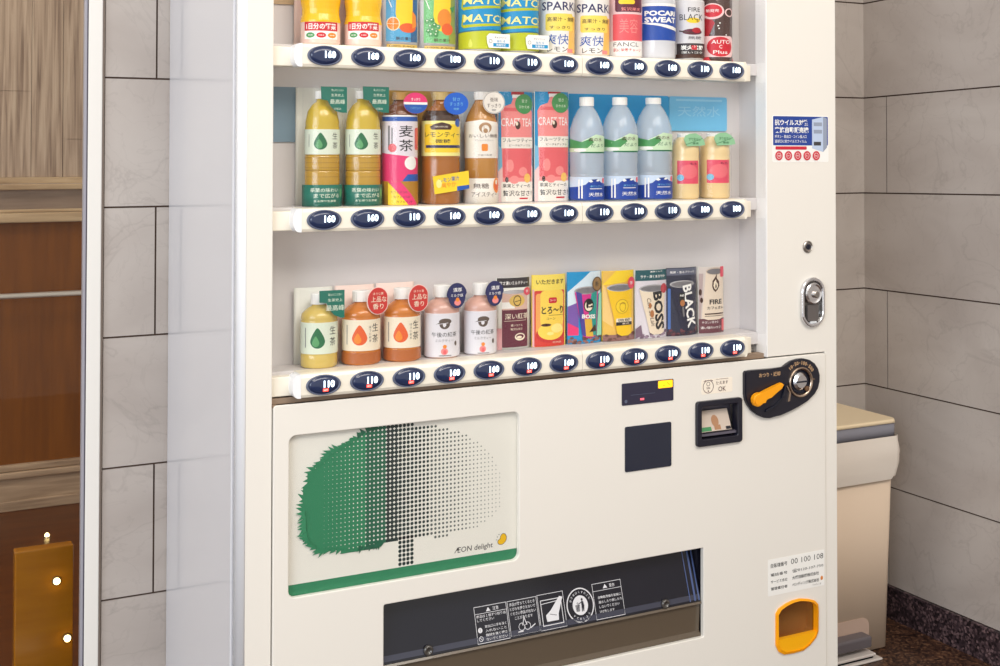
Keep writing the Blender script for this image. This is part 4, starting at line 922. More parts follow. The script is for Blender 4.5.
def juice(l, r, yb, name, lab, base, fruit):
    k = item(0, l, r, 0, yb, name, lab, 'fruit juice samples on the top shelf', hmm=122)
    R = k.w*.475
    def art(a):
        W = k.w; B = k.vb
        a.rect(-W/2, 0, W/2, 5, CARDG).rect(-W*.42, 14, W*.46, 122, base[0]).rect(-W*.40, 2.5, W*.46, 9.5, pm('print_soft_gold', (226, 190, 96))).text('100% JUICE', .02*W, 6, 3.5, PBRN, wd=W*.7)
        a.rect(W*.24, 14, W*.46, 122, base[1]).text('朝の果汁', W*.06, 17.5 if False else 19, 6, PBRN, wd=W*.46)
        a.poly([(-W*.14, 122), (W*.30, 122), (W*.30, 40), (W*.16, 32), (-W*.10, 36), (-W*.18, 60)], PYEL)
        if fruit == 'orange':
            a.ell(W*.16, 37, W*.24, 8, pm('print_deep_orange', (232, 96, 40))).ell(-W*.24, 43, W*.17, 11.5, PORG).ring(-W*.24, 43, W*.17, 1.5, PCREAM, ky=11.5/(W*.17)).line(-W*.24, 33, -W*.24, 53, .8, PCREAM).line(-W*.4, 43, -W*.08, 43, .8, PCREAM)
            a.poly([(W*.28, 66), (W*.40, 58), (W*.42, 40), (W*.28, 36)], PORG)
        else:
            a.ell(W*.12, 56, W*.20, 16, PORG).ell(W*.20, 38, W*.17, 10, pm('print_deep_orange', (232, 96, 40)))
            for i, (x, y) in enumerate(((-.30,34),(-.20,36),(-.10,33),(-.26,42),(-.15,44),(-.33,50),(-.22,52),(-.06,41),(-.12,28),(-.24,28))): a.ell(W*x, y, W*.062, 4.2, LEAFL if i % 2 else PGRN).ell(W*x-.8, y+1, W*.02, 1.2, PALEG)
            a.poly([(W*.26, 74), (W*.42, 78), (W*.36, 66)], PGRN)
        a.line(-W*.40, 90, -W*.28, 70, 1.6, WHITE)
    cardp(k, CARDG, 9, 12, art=art, name='curved_card')
    sleeve(k, 22, 12)
juice(384.5, 421.5, 47.3, 'orange_juice_sample', 'blue orange juice sample with a sliced orange on its front', (pm('juice_blue', (84, 168, 216)), pm('juice_blue_deep', (44, 96, 148))), 'orange')
juice(422.5, 459.5, 49, 'grape_juice_sample', 'green fruit juice sample with green grapes on its front', (pm('juice_green', (120, 196, 130)), pm('juice_green_deep', (150, 160, 74))), 'grape')
def match(l, r, yb, lab):
    k = item(0, l, r, 0, yb, 'soda_can', lab, 'blue and lime soda cans', hmm=122, Y=.046); R = k.w/2; pr = prof_of(R, 122, CAN); solid(k, 'can', pr, SILVER)
    def art(a):
        E = R*1.9; wv = lambda v0, d, s: [(u, v0+d*math.sin(u/R*.9+.6)) for u in [-E+E*2*i/24 for i in range(25)]]
        def band(lo, hi, m): a.poly(lo+hi[::-1], m)
        a.rect(-E, 5, E, 108, PCYAN); band([(-E, 4.5), (E, 4.5)], wv(33.5, 2.2, 0), PLIME)
        band(wv(33.5, 2.2, 0), wv(35.5, 2.2, 0), pm('print_deep_teal', (0, 104, 140)))
        for v in (56, 86):
            a.poly([(-R*1.0, v-11), (R*1.2, v-7), (R*1.35, v-10.5), (R*.2, v-13.5), (-R*.95, v-16), (-R*1.12, v-12), (-R*1.02, v+7), (-R*.92, v+7)], PLIME)
            a.text('MATCH', R*.30, v, 13, PPALEY, wd=R*2.5, bold=.012, skew=.12)
        a.drop(-R*.55, 12, 8, 15, pm('print_lime_light', (214, 220, 90)))
    wrap(k, pr, art, name='can_print')
    bm = BM(); yf = -R-3; x0, x1, z0, z1 = PU(k, l+16), PU(k, l+39), PV(k, yb-1.2), PV(k, yb-15.2)
    prism(bm, [(a*.001, b*.001) for a, b in [(x0+4, z0), (x1, z0), (x1, z1), (x0+5, z1), (x0, z1-5), (x0+1, z0+8)]], yf*.001, (yf+1)*.001); o = obj('promo_tag', bm, WHITE, k.t)
    a = Art(); a.rect(x0+12, z0+2, x1-2, z0+8, PCYAN).text('数量限定', (x0+x1)/2+5, z0+5, 4, WHITE, wd=18).text('当たる', (x0+x1)/2+5, z0+11.5, 4, PCYAN, wd=16).text('キャンペーン', (x0+x1)/2+4, z0+17.5, 3.4, PGREY, wd=22).ring(x0+7, z0+11, 3.2, .7, PGREY)
    a.build('tag_print', lambda u, v, ll: Vector((u, yf-.1-ll, v))*.001, o, du=0)
match(460.5, 498.5, 50.5, 'blue and lime soda can with a white promo tag, left one of the pair')
match(499, 536, 51.8, 'blue and lime soda can with a white promo tag, right one of the pair')
def spark(l, r, yb, lab):
    k = item(0, l, r, 0, yb, 'lemon_soda_bottle', lab, 'white lemon soda bottles', hmm=182); R = k.w*.47
    pr = [(R*.86, 0), (R*.97, 2), (R, 5), (R, 128), (R*.85, 145), (R*.5, 160), (R*.42, 168)]
    solid(k, 'bottle', pr, LQ('bottle_soft_white', (236, 228, 222))); capped(k, R*.47, 168, 182, WHITE)
    def art(a):
        a.rect(-R*1.5, 4, R*1.5, 120, pm('label_soft_white', (240, 236, 232)))
        a.poly([(R*.55, 4), (R*1.35, 4), (R*1.35, 68), (R*.70, 68), (R*.62, 40)], pm('print_soft_orange', (246, 196, 96))).rect(-R*.75, 42, R*.95, 72, pm('print_soft_yellow', (250, 222, 96)), 4)
        a.text('SPARKLING', R*.85, 85, 15, PNAVY, wd=R*3.7, bold=.012).text('高果汁・無糖', R*.22, 62, 8, PBRN, wd=R*1.7).text('すっきり', R*.1, 48, 5, PBRN, wd=R*1.2)
        a.text('爽快', -R*.08, 27, 18, PBLUE, wd=R*1.35, bold=0, skew=.12).text('レモン', -R*.05, 10, 8.5, INK, wd=R*1.15)
        a.rect(R*.50, 4.5, R*.92, 11, PSAL)
    wrap(k, pr, art)
spark(539.5, 573, 53, 'white lemon soda bottle with blue brush lettering, left one of the pair')
spark(574.5, 607.5, 54.5, 'white lemon soda bottle with blue brush lettering, right one of the pair')
k = item(0, 608, 640, 0, 56, 'beauty_drink_bottle', 'white and red beauty drink bottle with a maroon badge on the top shelf', hmm=176); R = k.w*.47
pr = [(R*.86, 0), (R*.97, 2), (R, 5), (R, 122), (R*.85, 140), (R*.5, 154), (R*.42, 160)]
solid(k, 'bottle', pr, LQ('bottle_rose_white', (246, 226, 224))); capped(k, R*.47, 160, 176, PSAL)
def art(a):
    a.rect(-R*1.5, 3, R*1.5, 30, WHITE).rect(-R*1.5, 30, R*1.5, 118, pm('print_pale_rose', (242, 206, 206))).rect(-R*.80, 31, R*1.25, 78, pm('print_coral', (232, 92, 100)), 2)
    a.text('美容', R*.15, 57, 26, PSAL, wd=R*1.1, bold=0).rect(-R*.65, 82, R*1.15, 112, PMAR, 4).rect(-R*.45, 96, R*.5, 104, PYEL, 4).text('贅沢果実', R*.3, 87, 6, PSAL, wd=R*1.2)
    a.text('FANCL', R*.0, 24, 7.5, PGREY, wd=R*1.5, bold=0).text('肌に栄養チャージ', R*.1, 14, 6, PRED, wd=R*1.7)
wrap(k, pr, art)
k = item(0, 639.5, 672.5, 0, 57.3, 'sports_drink_bottle', 'blue labelled sports drink bottle with a white wave on the top shelf', hmm=188); R = k.w*.49
pr = [(R*.86, 0), (R*.97, 2), (R, 6), (R, 150), (R*.85, 162), (R*.5, 172), (R*.42, 176)]
solid(k, 'bottle', pr, LQ('bottle_cloudy', (214, 216, 222))); capped(k, R*.50, 176, 188, PBLUE)
def art(a):
    a.rect(-R*2.2, 34, R*2.2, 96, pm('print_royal_blue', (16, 72, 168))).rect(-R*2.2, 96, R*2.2, 101, WHITE)
    a.text('POCARI', R*.16, 83, 9.5, WHITE, wd=R*1.85, bold=.045).text('SWEAT', R*.16, 71, 10, WHITE, wd=R*1.85, bold=.045)
    a.poly([(-R*.95, 66), (-R*.3, 65.5), (R*.4, 62.5), (R*1.3, 57), (R*1.3, 51), (R*.6, 55), (R*.0, 60), (-R*.6, 63)], WHITE)
wrap(k, pr, art, lb='royal blue label')
k = item(0, 674.5, 701.5, 0, 58.5, 'black_coffee_can', 'silver and white black coffee can with a dark foot band on the top shelf', hmm=122); R = k.w*.49; pr = prof_of(R, 122, CAN); solid(k, 'can', pr, SILVER)
def art(a):
    E = R*1.7; a.rect(-E, 5, E, 112, pm('print_silver', (222, 220, 222))).rect(-E, 5, E, 12, PBRN).rect(-R*.9, 12, E, 32, pm('print_charcoal', (54, 46, 50)))
    a.text('FIRE', R*.25, 94, 8, INK, wd=R*.8).ell(R*.2, 74, R*.45, 5, PYEL).text('BLACK', R*.10, 80, 11, INK, wd=R*1.55, bold=-.004).text('深', R*.45, 73, 5, PBRN)
    a.ell(R*.15, 53, R*.65, 5.5, PMAR).ell(R*.4, 56, R*.3, 5, PDKR).line(-R*.7, 55, R*.2, 50, 2, PBRN).text('無糖', R*.3, 42, 6, PGREY, wd=R*.9).text('炭火焙煎', R*.15, 24, 9, WHITE, wd=R*1.5, bold=.03).rect(R*.05, 20, R*.4, 28, PRED).text('深いコク', R*.15, 15, 4, WHITE, wd=R*1.4)
wrap(k, pr, art, name='can_print')
k = item(0, 701.5, 729.5, 0, 59.3, 'cola_bottle', 'dark cola bottle with a round red label, rightmost on the top shelf', hmm=180); R = k.w*.48
pr = [(R*.86, 0), (R*.97, 2), (R, 6), (R, 120), (R*.8, 140), (R*.5, 156), (R*.42, 164)]
solid(k, 'bottle', pr, LQ('cola_dark', (74, 50, 46))); capped(k, R*.47, 164, 180, PRED)
def art(a):
    a.poly([(-R*1.4, 46), (-R*1.4, 96), (-R*.7, 96), (-R*.2, 72), (-R*.6, 46)], PDKR)
    a.rect(-R*1.3, 9, R*1.2, 48, pm('print_pale_rose', (242, 206, 206)), 10).ell(R*.15, 28, R*.85, 18.5, PRED).text('AUTO', R*.2, 37, 7, WHITE, wd=R*1.2, skew=.1).text('C', R*.15, 28, 6.5, WHITE).text('Plus', R*.15, 18, 6.5, WHITE, wd=R*.9)
    for (u, v) in ((R*.05, 62), (R*.0, 67), (R*.1, 72), (R*.5, 50)): a.ell(u, v, 1.6, 1.2, WHITE)
    a.ell(-R*.35, 94, R*.72, 15, pm('print_pale_rose', (242, 206, 206))).ell(-R*.35, 95, R*.6, 12, PRED).text('新発売', -R*.35, 95, 6, WHITE, wd=R*.8).ell(R*.75, 92, R*.35, 8, pm('print_pale_rose', (242, 206, 206))).ell(R*.75, 92, R*.25, 6, PBRN)
wrap(k, pr, art)
bm = BM(); card_body(bm, k.w*1.16, 9, 24, y0=-2); obj('base_band', bm, PRED, k.t)

# ---------------------------------------------------------------- middle row
def petal(k, pts): return PP(k, pts)
def green_tea(l, r, yb, lab):
    k = item(1, l, r, 87, yb, 'green_tea_bottle', lab, 'green tea samples on the middle shelf')
    cardp(k, CARDW, 4, 34); o = l-302
    X = lambda x: PU(k, x+o); R = (X(338.5)-X(305))/2; c0 = (X(338.5)+X(305))/2
    h = PV(k, 96); pr = [(R*.9, 0), (R, 4), (R, PV(k, 172)), (R*.97, PV(k, 171)), (R, PV(k, 169)), (R, PV(k, 157)), (R*.97, PV(k, 156)), (R, PV(k, 154)), (R, PV(k, 128)), (R*.97, PV(k, 126)), (R*.98, PV(k, 122)), (R*.86, PV(k, 112)), (R*.60, PV(k, 105)), (R*.36, PV(k, 102)), (R*.36, PV(k, 99))]
    ky = .8; b = solid(k, 'bottle', pr, LIQG, ky); capped(k, R*.40, PV(k, 99), PV(k, 91), WHITE, ky)
    v0, v1 = PV(k, 154.5), PV(k, 129.5)
    def art(a):
        a.rect(-R*1.9, 3, R*1.9, v0, LQ('liquid_tea_lower', (192, 150, 46)))
        for y in (158, 163, 168, 171, 177): a.rect(-R*1.9, PV(k, y), R*1.9, PV(k, y-.7), LQ('liquid_tea_ridge', (166, 126, 40)))
        a.rect(-R*1.9, v0, R*1.9, v1, PALEG).drop(-R*.12, (v0+v1)/2-2.5, R*.78, (v1-v0)*.68, LEAF).drop(-R*.2, (v0+v1)/2-5, R*.4, (v1-v0)*.38, LEAFL)
        a.vtext('生茶', R*.78, v1-(v1-v0)*.26, (v1-v0)*.26, INK, step=(v1-v0)*.38, bold=0).rect(-R*.86, v0+12, -R*.82, v1-8, PGREY)
    wrap(k, pr, art, ky)
    bm = BM(); hb = PV(k, 184.5); card_body(bm, k.w, hb, 27, y0=0); bd = obj('base_band', bm, TEAG, k.t)
    a = Art(); a.text('茶葉の味わい', -k.w*.06, hb*.76, 6.5, PALEG, wd=k.w*.72).text('まで広がる', k.w*.0, hb*.50, 7, PALEG, wd=k.w*.66).text('まる搾り生茶葉', -k.w*.05, hb*.26, 3.5, PALEG, wd=k.w*.55).ell(k.w*.42, hb*.62, 4, 7, LEAFL)
    a.build('band_print', on_card(k.w, 27, 0), bd, du=4)
    pts = petal(k, [(x+o, y) for x, y in ((315.5, 87.2), (341.5, 87.2), (341.5, 113), (336, 112.8), (330, 111), (325.5, 107), (322, 101), (316, 100))])
    def ta(a, u, v): 
        for s, y, hh, wx in (('飲んだことない', 90.5, 3.6, 20), ('生茶史上', 95.5, 4.4, 21), ('最高峰', 102, 7.5, 25), ('の旨み', 109, 3.6, 12)): a.text(s, X(332), PV(k, y), hh, PALEG, wd=wx)
    disc_tag(k, 330, 100, 1, 1, TEAG, -R*ky-2, ta, shape=pts)
    sleeve(k, 31, 0)
green_tea(302, 342, 205.7, 'green tea bottle with a large green tag, leftmost on the middle shelf')
green_tea(343.5, 382, 204.6, 'green tea bottle with a large green tag, second from left on the middle shelf')
# barley tea
k = item(1, 381.5, 418, 93, 203.5, 'barley_tea_bottle', 'barley tea bottle with pink and blue round tag and big black characters'); R = k.w*.45
pr = [(R*.9, 0), (R, 3), (R, PV(k, 120)), (R*.97, PV(k, 114)), (R*.82, PV(k, 108)), (R*.5, PV(k, 104)), (R*.36, PV(k, 102)), (R*.36, PV(k, 100))]; ky = .9
solid(k, 'bottle', pr, LIQB, ky); capped(k, R*.42, PV(k, 100), PV(k, 92.5), mat('cap_tan', (196, 150, 74), .4), ky)
def art(a):
    E = R*1.7; V = lambda y: PV(k, y)
    a.rect(-E, V(188), E, V(121), pm('print_pale_lilac', (232, 224, 232))).rect(-E, V(121.5), E, V(115.5), PBLUE).rect(-E, V(117), E, V(115.5), WHITE)
    a.text('麦', R*.32, V(131.5), 19, INK, wd=R*.86, bold=.006).text('茶', R*.32, V(145.5), 19, INK, wd=R*.86, bold=.006).rect(-R*.78, V(150), -R*.66, V(126), PGREY).rect(-R*.55, V(146), -R*.48, V(128), PGREY)
    a.poly([(-E, V(188)), (E, V(188)), (E, V(159)), (R*.3, V(156)), (-R*.2, V(155)), (-E, V(152))], PPINK).ell(-R*.5, V(148), R*.25, 7, PROSE).rect(R*.9, V(150), E, V(128), PROSE, 3)
    a.poly([(R*.15, V(188)), (E, V(188)), (E, V(174)), (R*.4, V(174)), (R*.1, V(180))], PBLUE).ell(R*.62, V(163), R*.42, 11, WHITE).rect(R*.3, V(187), R*1.3, V(182.5), WHITE).rect(R*.3, V(188), R*1.3, V(183.5), pm('print_bright_blue', (30, 120, 214)))
wrap(k, pr, art, ky)
def art(a):
    hb = PV(k, 180); W = k.w
    a.rect(-W/2, 0, W/2, hb, pm('band_amber', (178, 126, 26))).poly([(-W*.5, 0), (-W*.5, hb*.95), (-W*.2, hb*.5), (W*.1, 0)], PYEL).poly([(-W*.5, hb*1.0), (-W*.18, hb*1.0), (W*.38, 0), (W*.06, 0)], PPINK)
    for i in range(3): a.text('カフェイン0', -W*.20+i*5, hb*(.52-.19*i), 4, PBRN, wd=W*.42)
bm = BM(); card_body(bm, k.w*.97, PV(k, 181), 28, y0=0); bd = obj('base_band', bm, pm('band_amber', (178, 126, 26)), k.t)
a = Art(); art(a); a.build('band_print', on_card(k.w*.97, 28, 0), bd, du=4, clip=(-k.w*.48, k.w*.48, .3, PV(k, 181)-.2))
def ta(a, u, v):
    rx, rv = 12*k.us, 10.5*k.vs; pts = [(u+rx*.99*math.cos(PI*j/16+PI), v+rv*.99*math.sin(PI*j/16+PI)) for j in range(17)]
    a.poly(pts, PBLUE).rect(u-rx*.98, v-2.4, u+rx*.98, v+1.5, WHITE).text('すっきり', u, v+6, 5, WHITE, wd=16).text('ノンカフェイン', u, v-8, 4, PSKY, wd=20)
disc_tag(k, 408.5, 103.5, 12, 10.5, PPINK, -R*ky-2.5, ta); sleeve(k, 32, 2)
# lemon tea
k = item(1, 420, 461, 93, 203, 'lemon_tea_bottle', 'lemon tea bottle with yellow label and plain blue round tag'); R = k.w*.435; o_ = PU(k, 438.5)
pr = [(R*.9, 0), (R, 3), (R, PV(k, 162)), (R*.97, PV(k, 160)), (R, PV(k, 158)), (R, PV(k, 122)), (R*.95, PV(k, 116)), (R*.76, PV(k, 110)), (R*.46, PV(k, 106)), (R*.36, PV(k, 103)), (R*.36, PV(k, 100))]; ky = .9
solid(k, 'bottle', pr, LIQA, ky); capped(k, R*.42, PV(k, 100), PV(k, 92.5), mat('cap_pale_gold', (214, 186, 116), .4), ky)
def art(a):
    E = R*1.7; V = lambda y: PV(k, y)
    a.rect(-E, V(156), E, V(119), PPALEY).rect(-E, V(121.2), E, V(111), LIQD).rect(-R*1.02, V(152.5), R*1.35, V(124.5), PYEL, 2)
    a.poly([(-R*.55, V(130)), (R*.45, V(130)), (R*.55, V(127)), (R*.4, V(124.5)), (R*.0, V(122.6)), (-R*.4, V(124.5)), (-R*.65, V(127))], PBRN).text('TEA HOUSE', -R*.05, V(127), 2.6, PCREAM, wd=R*.7)
    a.text('レモンティー', R*.1, V(135), 8.5, INK, wd=R*2.1).text('微糖', R*.05, V(141.3), 7, INK, wd=R*.8).rect(-R*.9, V(148), R*1.3, V(145.2), PNAVY).ell(R*1.0, V(123), R*.25, 7, PBLUE)
wrap(k, pr, art, ky)
bm = BM(); c = PP(k, [(425, 176), (460.5, 170.5), (461.5, 188.5), (427, 193.5)]); yf = -R*ky-2.5
prism(bm, [(a*.001, b*.001) for a, b in c], yf*.001, (yf+1)*.001); o = obj('promo_tag', bm, PYEL, k.t)
a = Art(); cu, cv = PU(k, 443), PV(k, 182); a.poly(PP(k, [(449, 186), (461, 184.5), (461.3, 188.3), (449, 190.5)]), PBLUE).text('レモン果汁', cu-3, cv+5, 8, PBLUE, wd=36, rot=.14).text('爽やか', cu-4, cv-4, 9, PORG, wd=26, rot=.14).ell(PU(k, 431), cv-2, 5, 7, PPALEY)
a.build('tag_print', lambda u, v, l: Vector((u, yf-.1-l, v))*.001, o, du=0)
def ta(a, u, v): a.text('甘さ', u, v+7, 6, PSKY, wd=14).text('すっきり', u, v-1, 6, PSKY, wd=24).text('微糖', u, v-9, 4, PSKY, wd=10)
disc_tag(k, 448, 104, 12.2, 11, pm('tag_blue', (16, 96, 206)), -R*ky-2.5, ta); sleeve(k, 33, 2, wd=k.w)
# unsweetened tea
k = item(1, 464, 498, 91, 202.5, 'unsweetened_tea_bottle', 'unsweetened tea bottle with white label and white round tag on the middle shelf'); R = k.w*.45
cardp(k, CARDB, 4, 34)
pr = [(R*.9, 0), (R, 3), (R, PV(k, 125)), (R*.86, PV(k, 116)), (R*.62, PV(k, 108)), (R*.40, PV(k, 102)), (R*.38, PV(k, 100))]; ky = .85
solid(k, 'bottle', pr, LQ('liquid_gold_tea', (192, 134, 58)), ky); capped(k, R*.44, PV(k, 100), PV(k, 92), WHITE, ky)
WL = pm('label_ivory', (242, 236, 226))
def art(a):
    E = R*1.7; V = lambda y: PV(k, y)
    a.poly([(-E, V(158)), (E, V(158)), (E, V(123)), (R*.7, V(121.5)), (0, V(120)), (-R*.7, V(121.5)), (-E, V(123))], WL)
    a.ell(R*.22, V(128), R*.40, 9, pm('print_soft_brown', (176, 136, 96))).ell(R*.22, V(129.5), R*.24, 7, WL).ell(R*.22, V(131), R*.14, 4, pm('print_soft_brown', (176, 136, 96)))
    a.text('おいしい無糖', R*.15, V(136), 6.5, PBRN, wd=R*2.0, bold=0).text('ストレートティー', R*.15, V(140.5), 3, PGREY, wd=R*1.2, bold=0).rect(-R*.02, V(151), R*.36, V(144), PORG, 2).text('午後の紅茶', R*.2, V(155), 2.6, PGREY, wd=R*.9, bold=0)
    a.rect(-E, V(202), E, V(178), WL)
wrap(k, pr, art, ky)
def art(a):
    V = lambda y: PV(k, y); W = k.w
    a.text('無糖', -W*.18, V(185.5), 9, PBRN, wd=W*.42, bold=0).text('アイスティー', -W*.05, V(194), 8, PBRN, wd=W*.78, bold=0)
    a.ell(W*.32, V(185), W*.15, 13, PORG).ell(W*.32, V(185), W*.10, 9, pm('print_deep_orange', (232, 96, 40))).ell(W*.30, V(182), W*.05, 4, PCREAM)
bm = BM(); card_body(bm, k.w, PV(k, 178.5), 28, y0=2); bd = obj('base_band', bm, WL, k.t)
a = Art(); art(a); a.build('band_print', on_card(k.w, 28, 2), bd, du=4)
def ta(a, u, v): a.ring(u, v, 10.6*k.us, .8, PGREY, ky=10.8*k.vs/(10.6*k.us)).text('後味', u, v+5, 8, PBRN, wd=15, bold=0).text('すっきり', u, v-5, 7, PBRN, wd=26, bold=0).text('無糖', u, v-12.5, 3.5, PGREY, wd=8)
disc_tag(k, 486.5, 103, 11, 11.2, WL, -R*ky-3, ta); sleeve(k, 33, 3)
# fruit tea cards
def fruit_tea(l, r, yb, lab):
    k = item(1, l, r, 91.5, yb, 'fruit_tea_sample', lab, 'pink fruit tea samples'); W = k.w; o = l-500; dy = yb-201.5
    X = lambda x: PU(k, x+o); V = lambda y: PV(k, y+dy)
    def art(a):
        a.rect(-W/2, 0, W/2, k.h, PCYAN).rect(-W/2, 0, W/2, V(166), pm('print_pale_rose', (242, 206, 206))).poly([(-W/2, V(172)), (-W*.32, V(164)), (-W*.30, V(150)), (-W/2, V(146))], PSKY)
        a.rect(X(512), V(95.5), X(525), V(91), PDKR).rect(X(513), V(98.5), X(524), V(94.8), WHITE)
        a.poly([(X(505), V(202)), (X(534), V(202)), (X(534.5), V(112)), (X(532), V(107)), (X(524), V(104)), (X(523), V(98)), (X(514), V(98)), (X(512), V(104)), (X(505), V(107)), (X(502.5), V(112)), (X(503.5), V(150))], PSAL)
        a.rect(X(505), V(111.5), X(532), V(108), PROSE).rect(X(504.5), V(178), X(533.5), V(149), PROSE, 3).ell(X(511), V(166), 7, 11, PSAL).ell(X(524), V(172), 9, 8, PSAL)
        a.text('CRAFT TEA', X(518), V(122.5), 14, WHITE, wd=W*.86, bold=0).ell(X(518.5), V(125.5), 5, 7, PBRN).ell(X(517.5), V(124), 2.4, 3.2, PCREAM)
        a.rect(X(503), V(148.5), X(535), V(137.5), pm('label_ivory', (242, 236, 226))).text('フルーツティー', X(519), V(140.7), 6.5, INK, wd=W*.84).text('ピーチ&アップル', X(521), V(145.6), 3.8, PBRN, wd=W*.62)
        a.rect(X(503), 0, X(535), V(182), pm('label_ivory', (242, 236, 226)), 3).ell(X(515), V(180), 9, 7, PSAL).ell(X(528.5), V(178.5), 7, 8, pm('print_soft_orange', (246, 196, 96))).ell(X(508), V(180), 3, 5, PBRN)
        a.text('果実とティーの', X(518), V(186), 7, INK, wd=W*.78).text('贅沢な甘さ！', X(519), V(193.5), 10, INK, wd=W*.82).rect(X(520), V(199.5), X(529), V(198), PRED)
        a.ell(X(525), V(104), 9.5*k.us, 10*k.vs, PGRN, 28).text('甘さ', X(525), V(101), 6, PALEG, wd=12).text('ひかえめ', X(525), V(107), 5, PALEG, wd=22)
    cardp(k, CARDW, 7, 10, art=art, name='curved_card'); sleeve(k, 22, 10)
fruit_tea(500, 535.5, 201.3, 'pink fruit tea sample on blue card, left one of the two')
fruit_tea(536.8, 571.5, 200.2, 'pink fruit tea sample on blue card, right one of the two')
# water bottles
def water(l, r, yt, yb, lab):
    k = item(1, l, r, yt, yb, 'water_bottle', lab, 'clear water bottles on the middle shelf'); R = k.w*.47; o = l-571; dy = yb-198.5
    V = lambda y: PV(k, y+dy)
    pr = [(R*.88, 0), (R, 3), (R, V(176)), (R*.97, V(175)), (R, V(173)), (R*.985, V(166)), (R, V(162)), (R, V(133)), (R*.96, V(128)), (R*.80, V(119)), (R*.58, V(111.5)), (R*.40, V(107)), (R*.37, V(105.5))]
    solid(k, 'bottle', pr, PETC); capped(k, R*.41, V(106), k.h, WHITE)
    def art(a):
        E = R*1.5
        a.poly([(-E, V(152)), (E, V(152)), (E, V(137)), (R*.4, V(134.5)), (0, V(138)), (-R*.6, V(143)), (-E, V(139))], pm('print_mint', (206, 232, 196))).poly([(-E, V(148)), (-R*.1, V(148)), (R*.3, V(142)), (R*.1, V(138.5)), (-R*.4, V(142)), (-E, V(138))], PGRN)
        a.rect(-R*.5, V(153), E, V(151.6), LEAF).text('森の水', R*.42, V(139.5), 7, PBRN, wd=R*.9).text('だより', R*.55, V(145.5), 6, LEAF, wd=R*.9).ell(-R*.55, V(150), R*.4, 3, WHITE)
    wrap(k, pr, art, name='leaf_label')
    def art(a):
        E = R*1.5; N = pm('print_water_blue', (14, 62, 158))
        a.rect(-E, 1.5, E, V(176.5), pm('print_pale_sky', (206, 222, 242)))
        a.poly([(-E, 1.5), (E, 1.5), (E, V(184)), (R*.8, V(182)), (R*.55, V(178.5)), (R*.3, V(182)), (R*.12, V(179)), (-R*.2, V(184)), (-R*.6, V(186)), (-E, V(187))], N)
        a.poly([(R*.55, V(178.5)), (R*.42, V(180.5)), (R*.55, V(181)), (R*.68, V(180))], WHITE).poly([(R*.12, V(179)), (-.02*R, V(181)), (R*.1, V(182)), (R*.24, V(181))], WHITE)
        a.ell(R*1.05, V(180), 4.5, 5, pm('print_coral', (232, 92, 100))).rect(-R*.62, 5, -R*.54, V(179), WHITE).rect(-R*.44, 5, -R*.36, V(179), WHITE)
        a.text('天然水', R*.48, V(193.8), 7, WHITE, wd=R*1.0).rect(R*.05, V(188.4), R*.9, V(187.8), WHITE).text('南アルプスの', R*.5, V(185.8), 3.6, PSKY, wd=R*.85)
    wrap(k, pr, art, name='mountain_label')
    def hi(a):
        for i in range(7): a.ell(R*(-.5+.16*(i % 2)), V(155+3*i), 1.6, 1.1, WHITE, 8)
water(570.8, 602.5, 97.2, 198.7, 'clear water bottle with blue mountain label, left one of three')
water(603.5, 636, 97.5, 197.7, 'clear water bottle with blue mountain label, middle one of three')
water(636.8, 670, 98, 196.8, 'clear water bottle with blue mountain label, right one of three')
def small_juice(l, r, yt, yb, lab):
    k = item(1, l, r, yt, yb, 'small_juice_bottle', lab, 'small peach juice bottles'); R = k.w*.43; dy = yb-195.5; V = lambda y: PV(k, y+dy)
    pr = [(R*.88, 0), (R, 3), (R, V(158)), (R*.97, V(156)), (R, V(154)), (R*.98, V(146)), (R*.80, V(140)), (R*.5, V(136.5)), (R*.48, V(135))]
    solid(k, 'bottle', pr, LIQJ); capped(k, R*.52, V(137), k.h-1, WHITE)
    def art(a):
        a.rect(-R*.72, V(183), R*1.0, V(160), pm('print_peach_pink', (232, 78, 104)), 1).ell(R*.15, V(171), R*.66, 13, pm('print_peach', (240, 112, 122))).ell(-R*.48, V(177), R*.26, 6, PSKY).text('もも', R*.5, V(163.2), 4, PMAR, wd=R*.6)
    wrap(k, pr, art)
    f = lambda y: y+dy; o = l-672
    pts = PP(k, [(x+o, f(y)) for x, y in ((675.5, 139), (677, 135.5), (681, 133.5), (687, 133), (692, 135.5), (695.5, 140), (696.5, 144.5), (691, 145.5), (684, 145.5), (678.5, 146))])
    def ta(a, u, v): a.line(PU(k, 677+o), PV(k, f(144.5)), PU(k, 694+o), PV(k, f(138)), .8, LEAF).text('すりおろし', PU(k, 686+o), PV(k, f(139)), 6, LEAF, wd=26).text('果実', PU(k, 687+o), PV(k, f(143)), 4, LEAF, wd=14)
    disc_tag(k, 686+o, 139, 1, 1, pm('tag_mint', (150, 206, 160)), -R-2.5, ta, name='leaf_tag', shape=pts)
    sleeve(k, 32, 3, wd=k.w*1.08)
small_juice(671.5, 698.5, 133, 196, 'small peach juice bottle with a leaf tag, left one of the two')
small_juice(701, 729, 133, 195.2, 'small peach juice bottle with a leaf tag, right one at the shelf end')

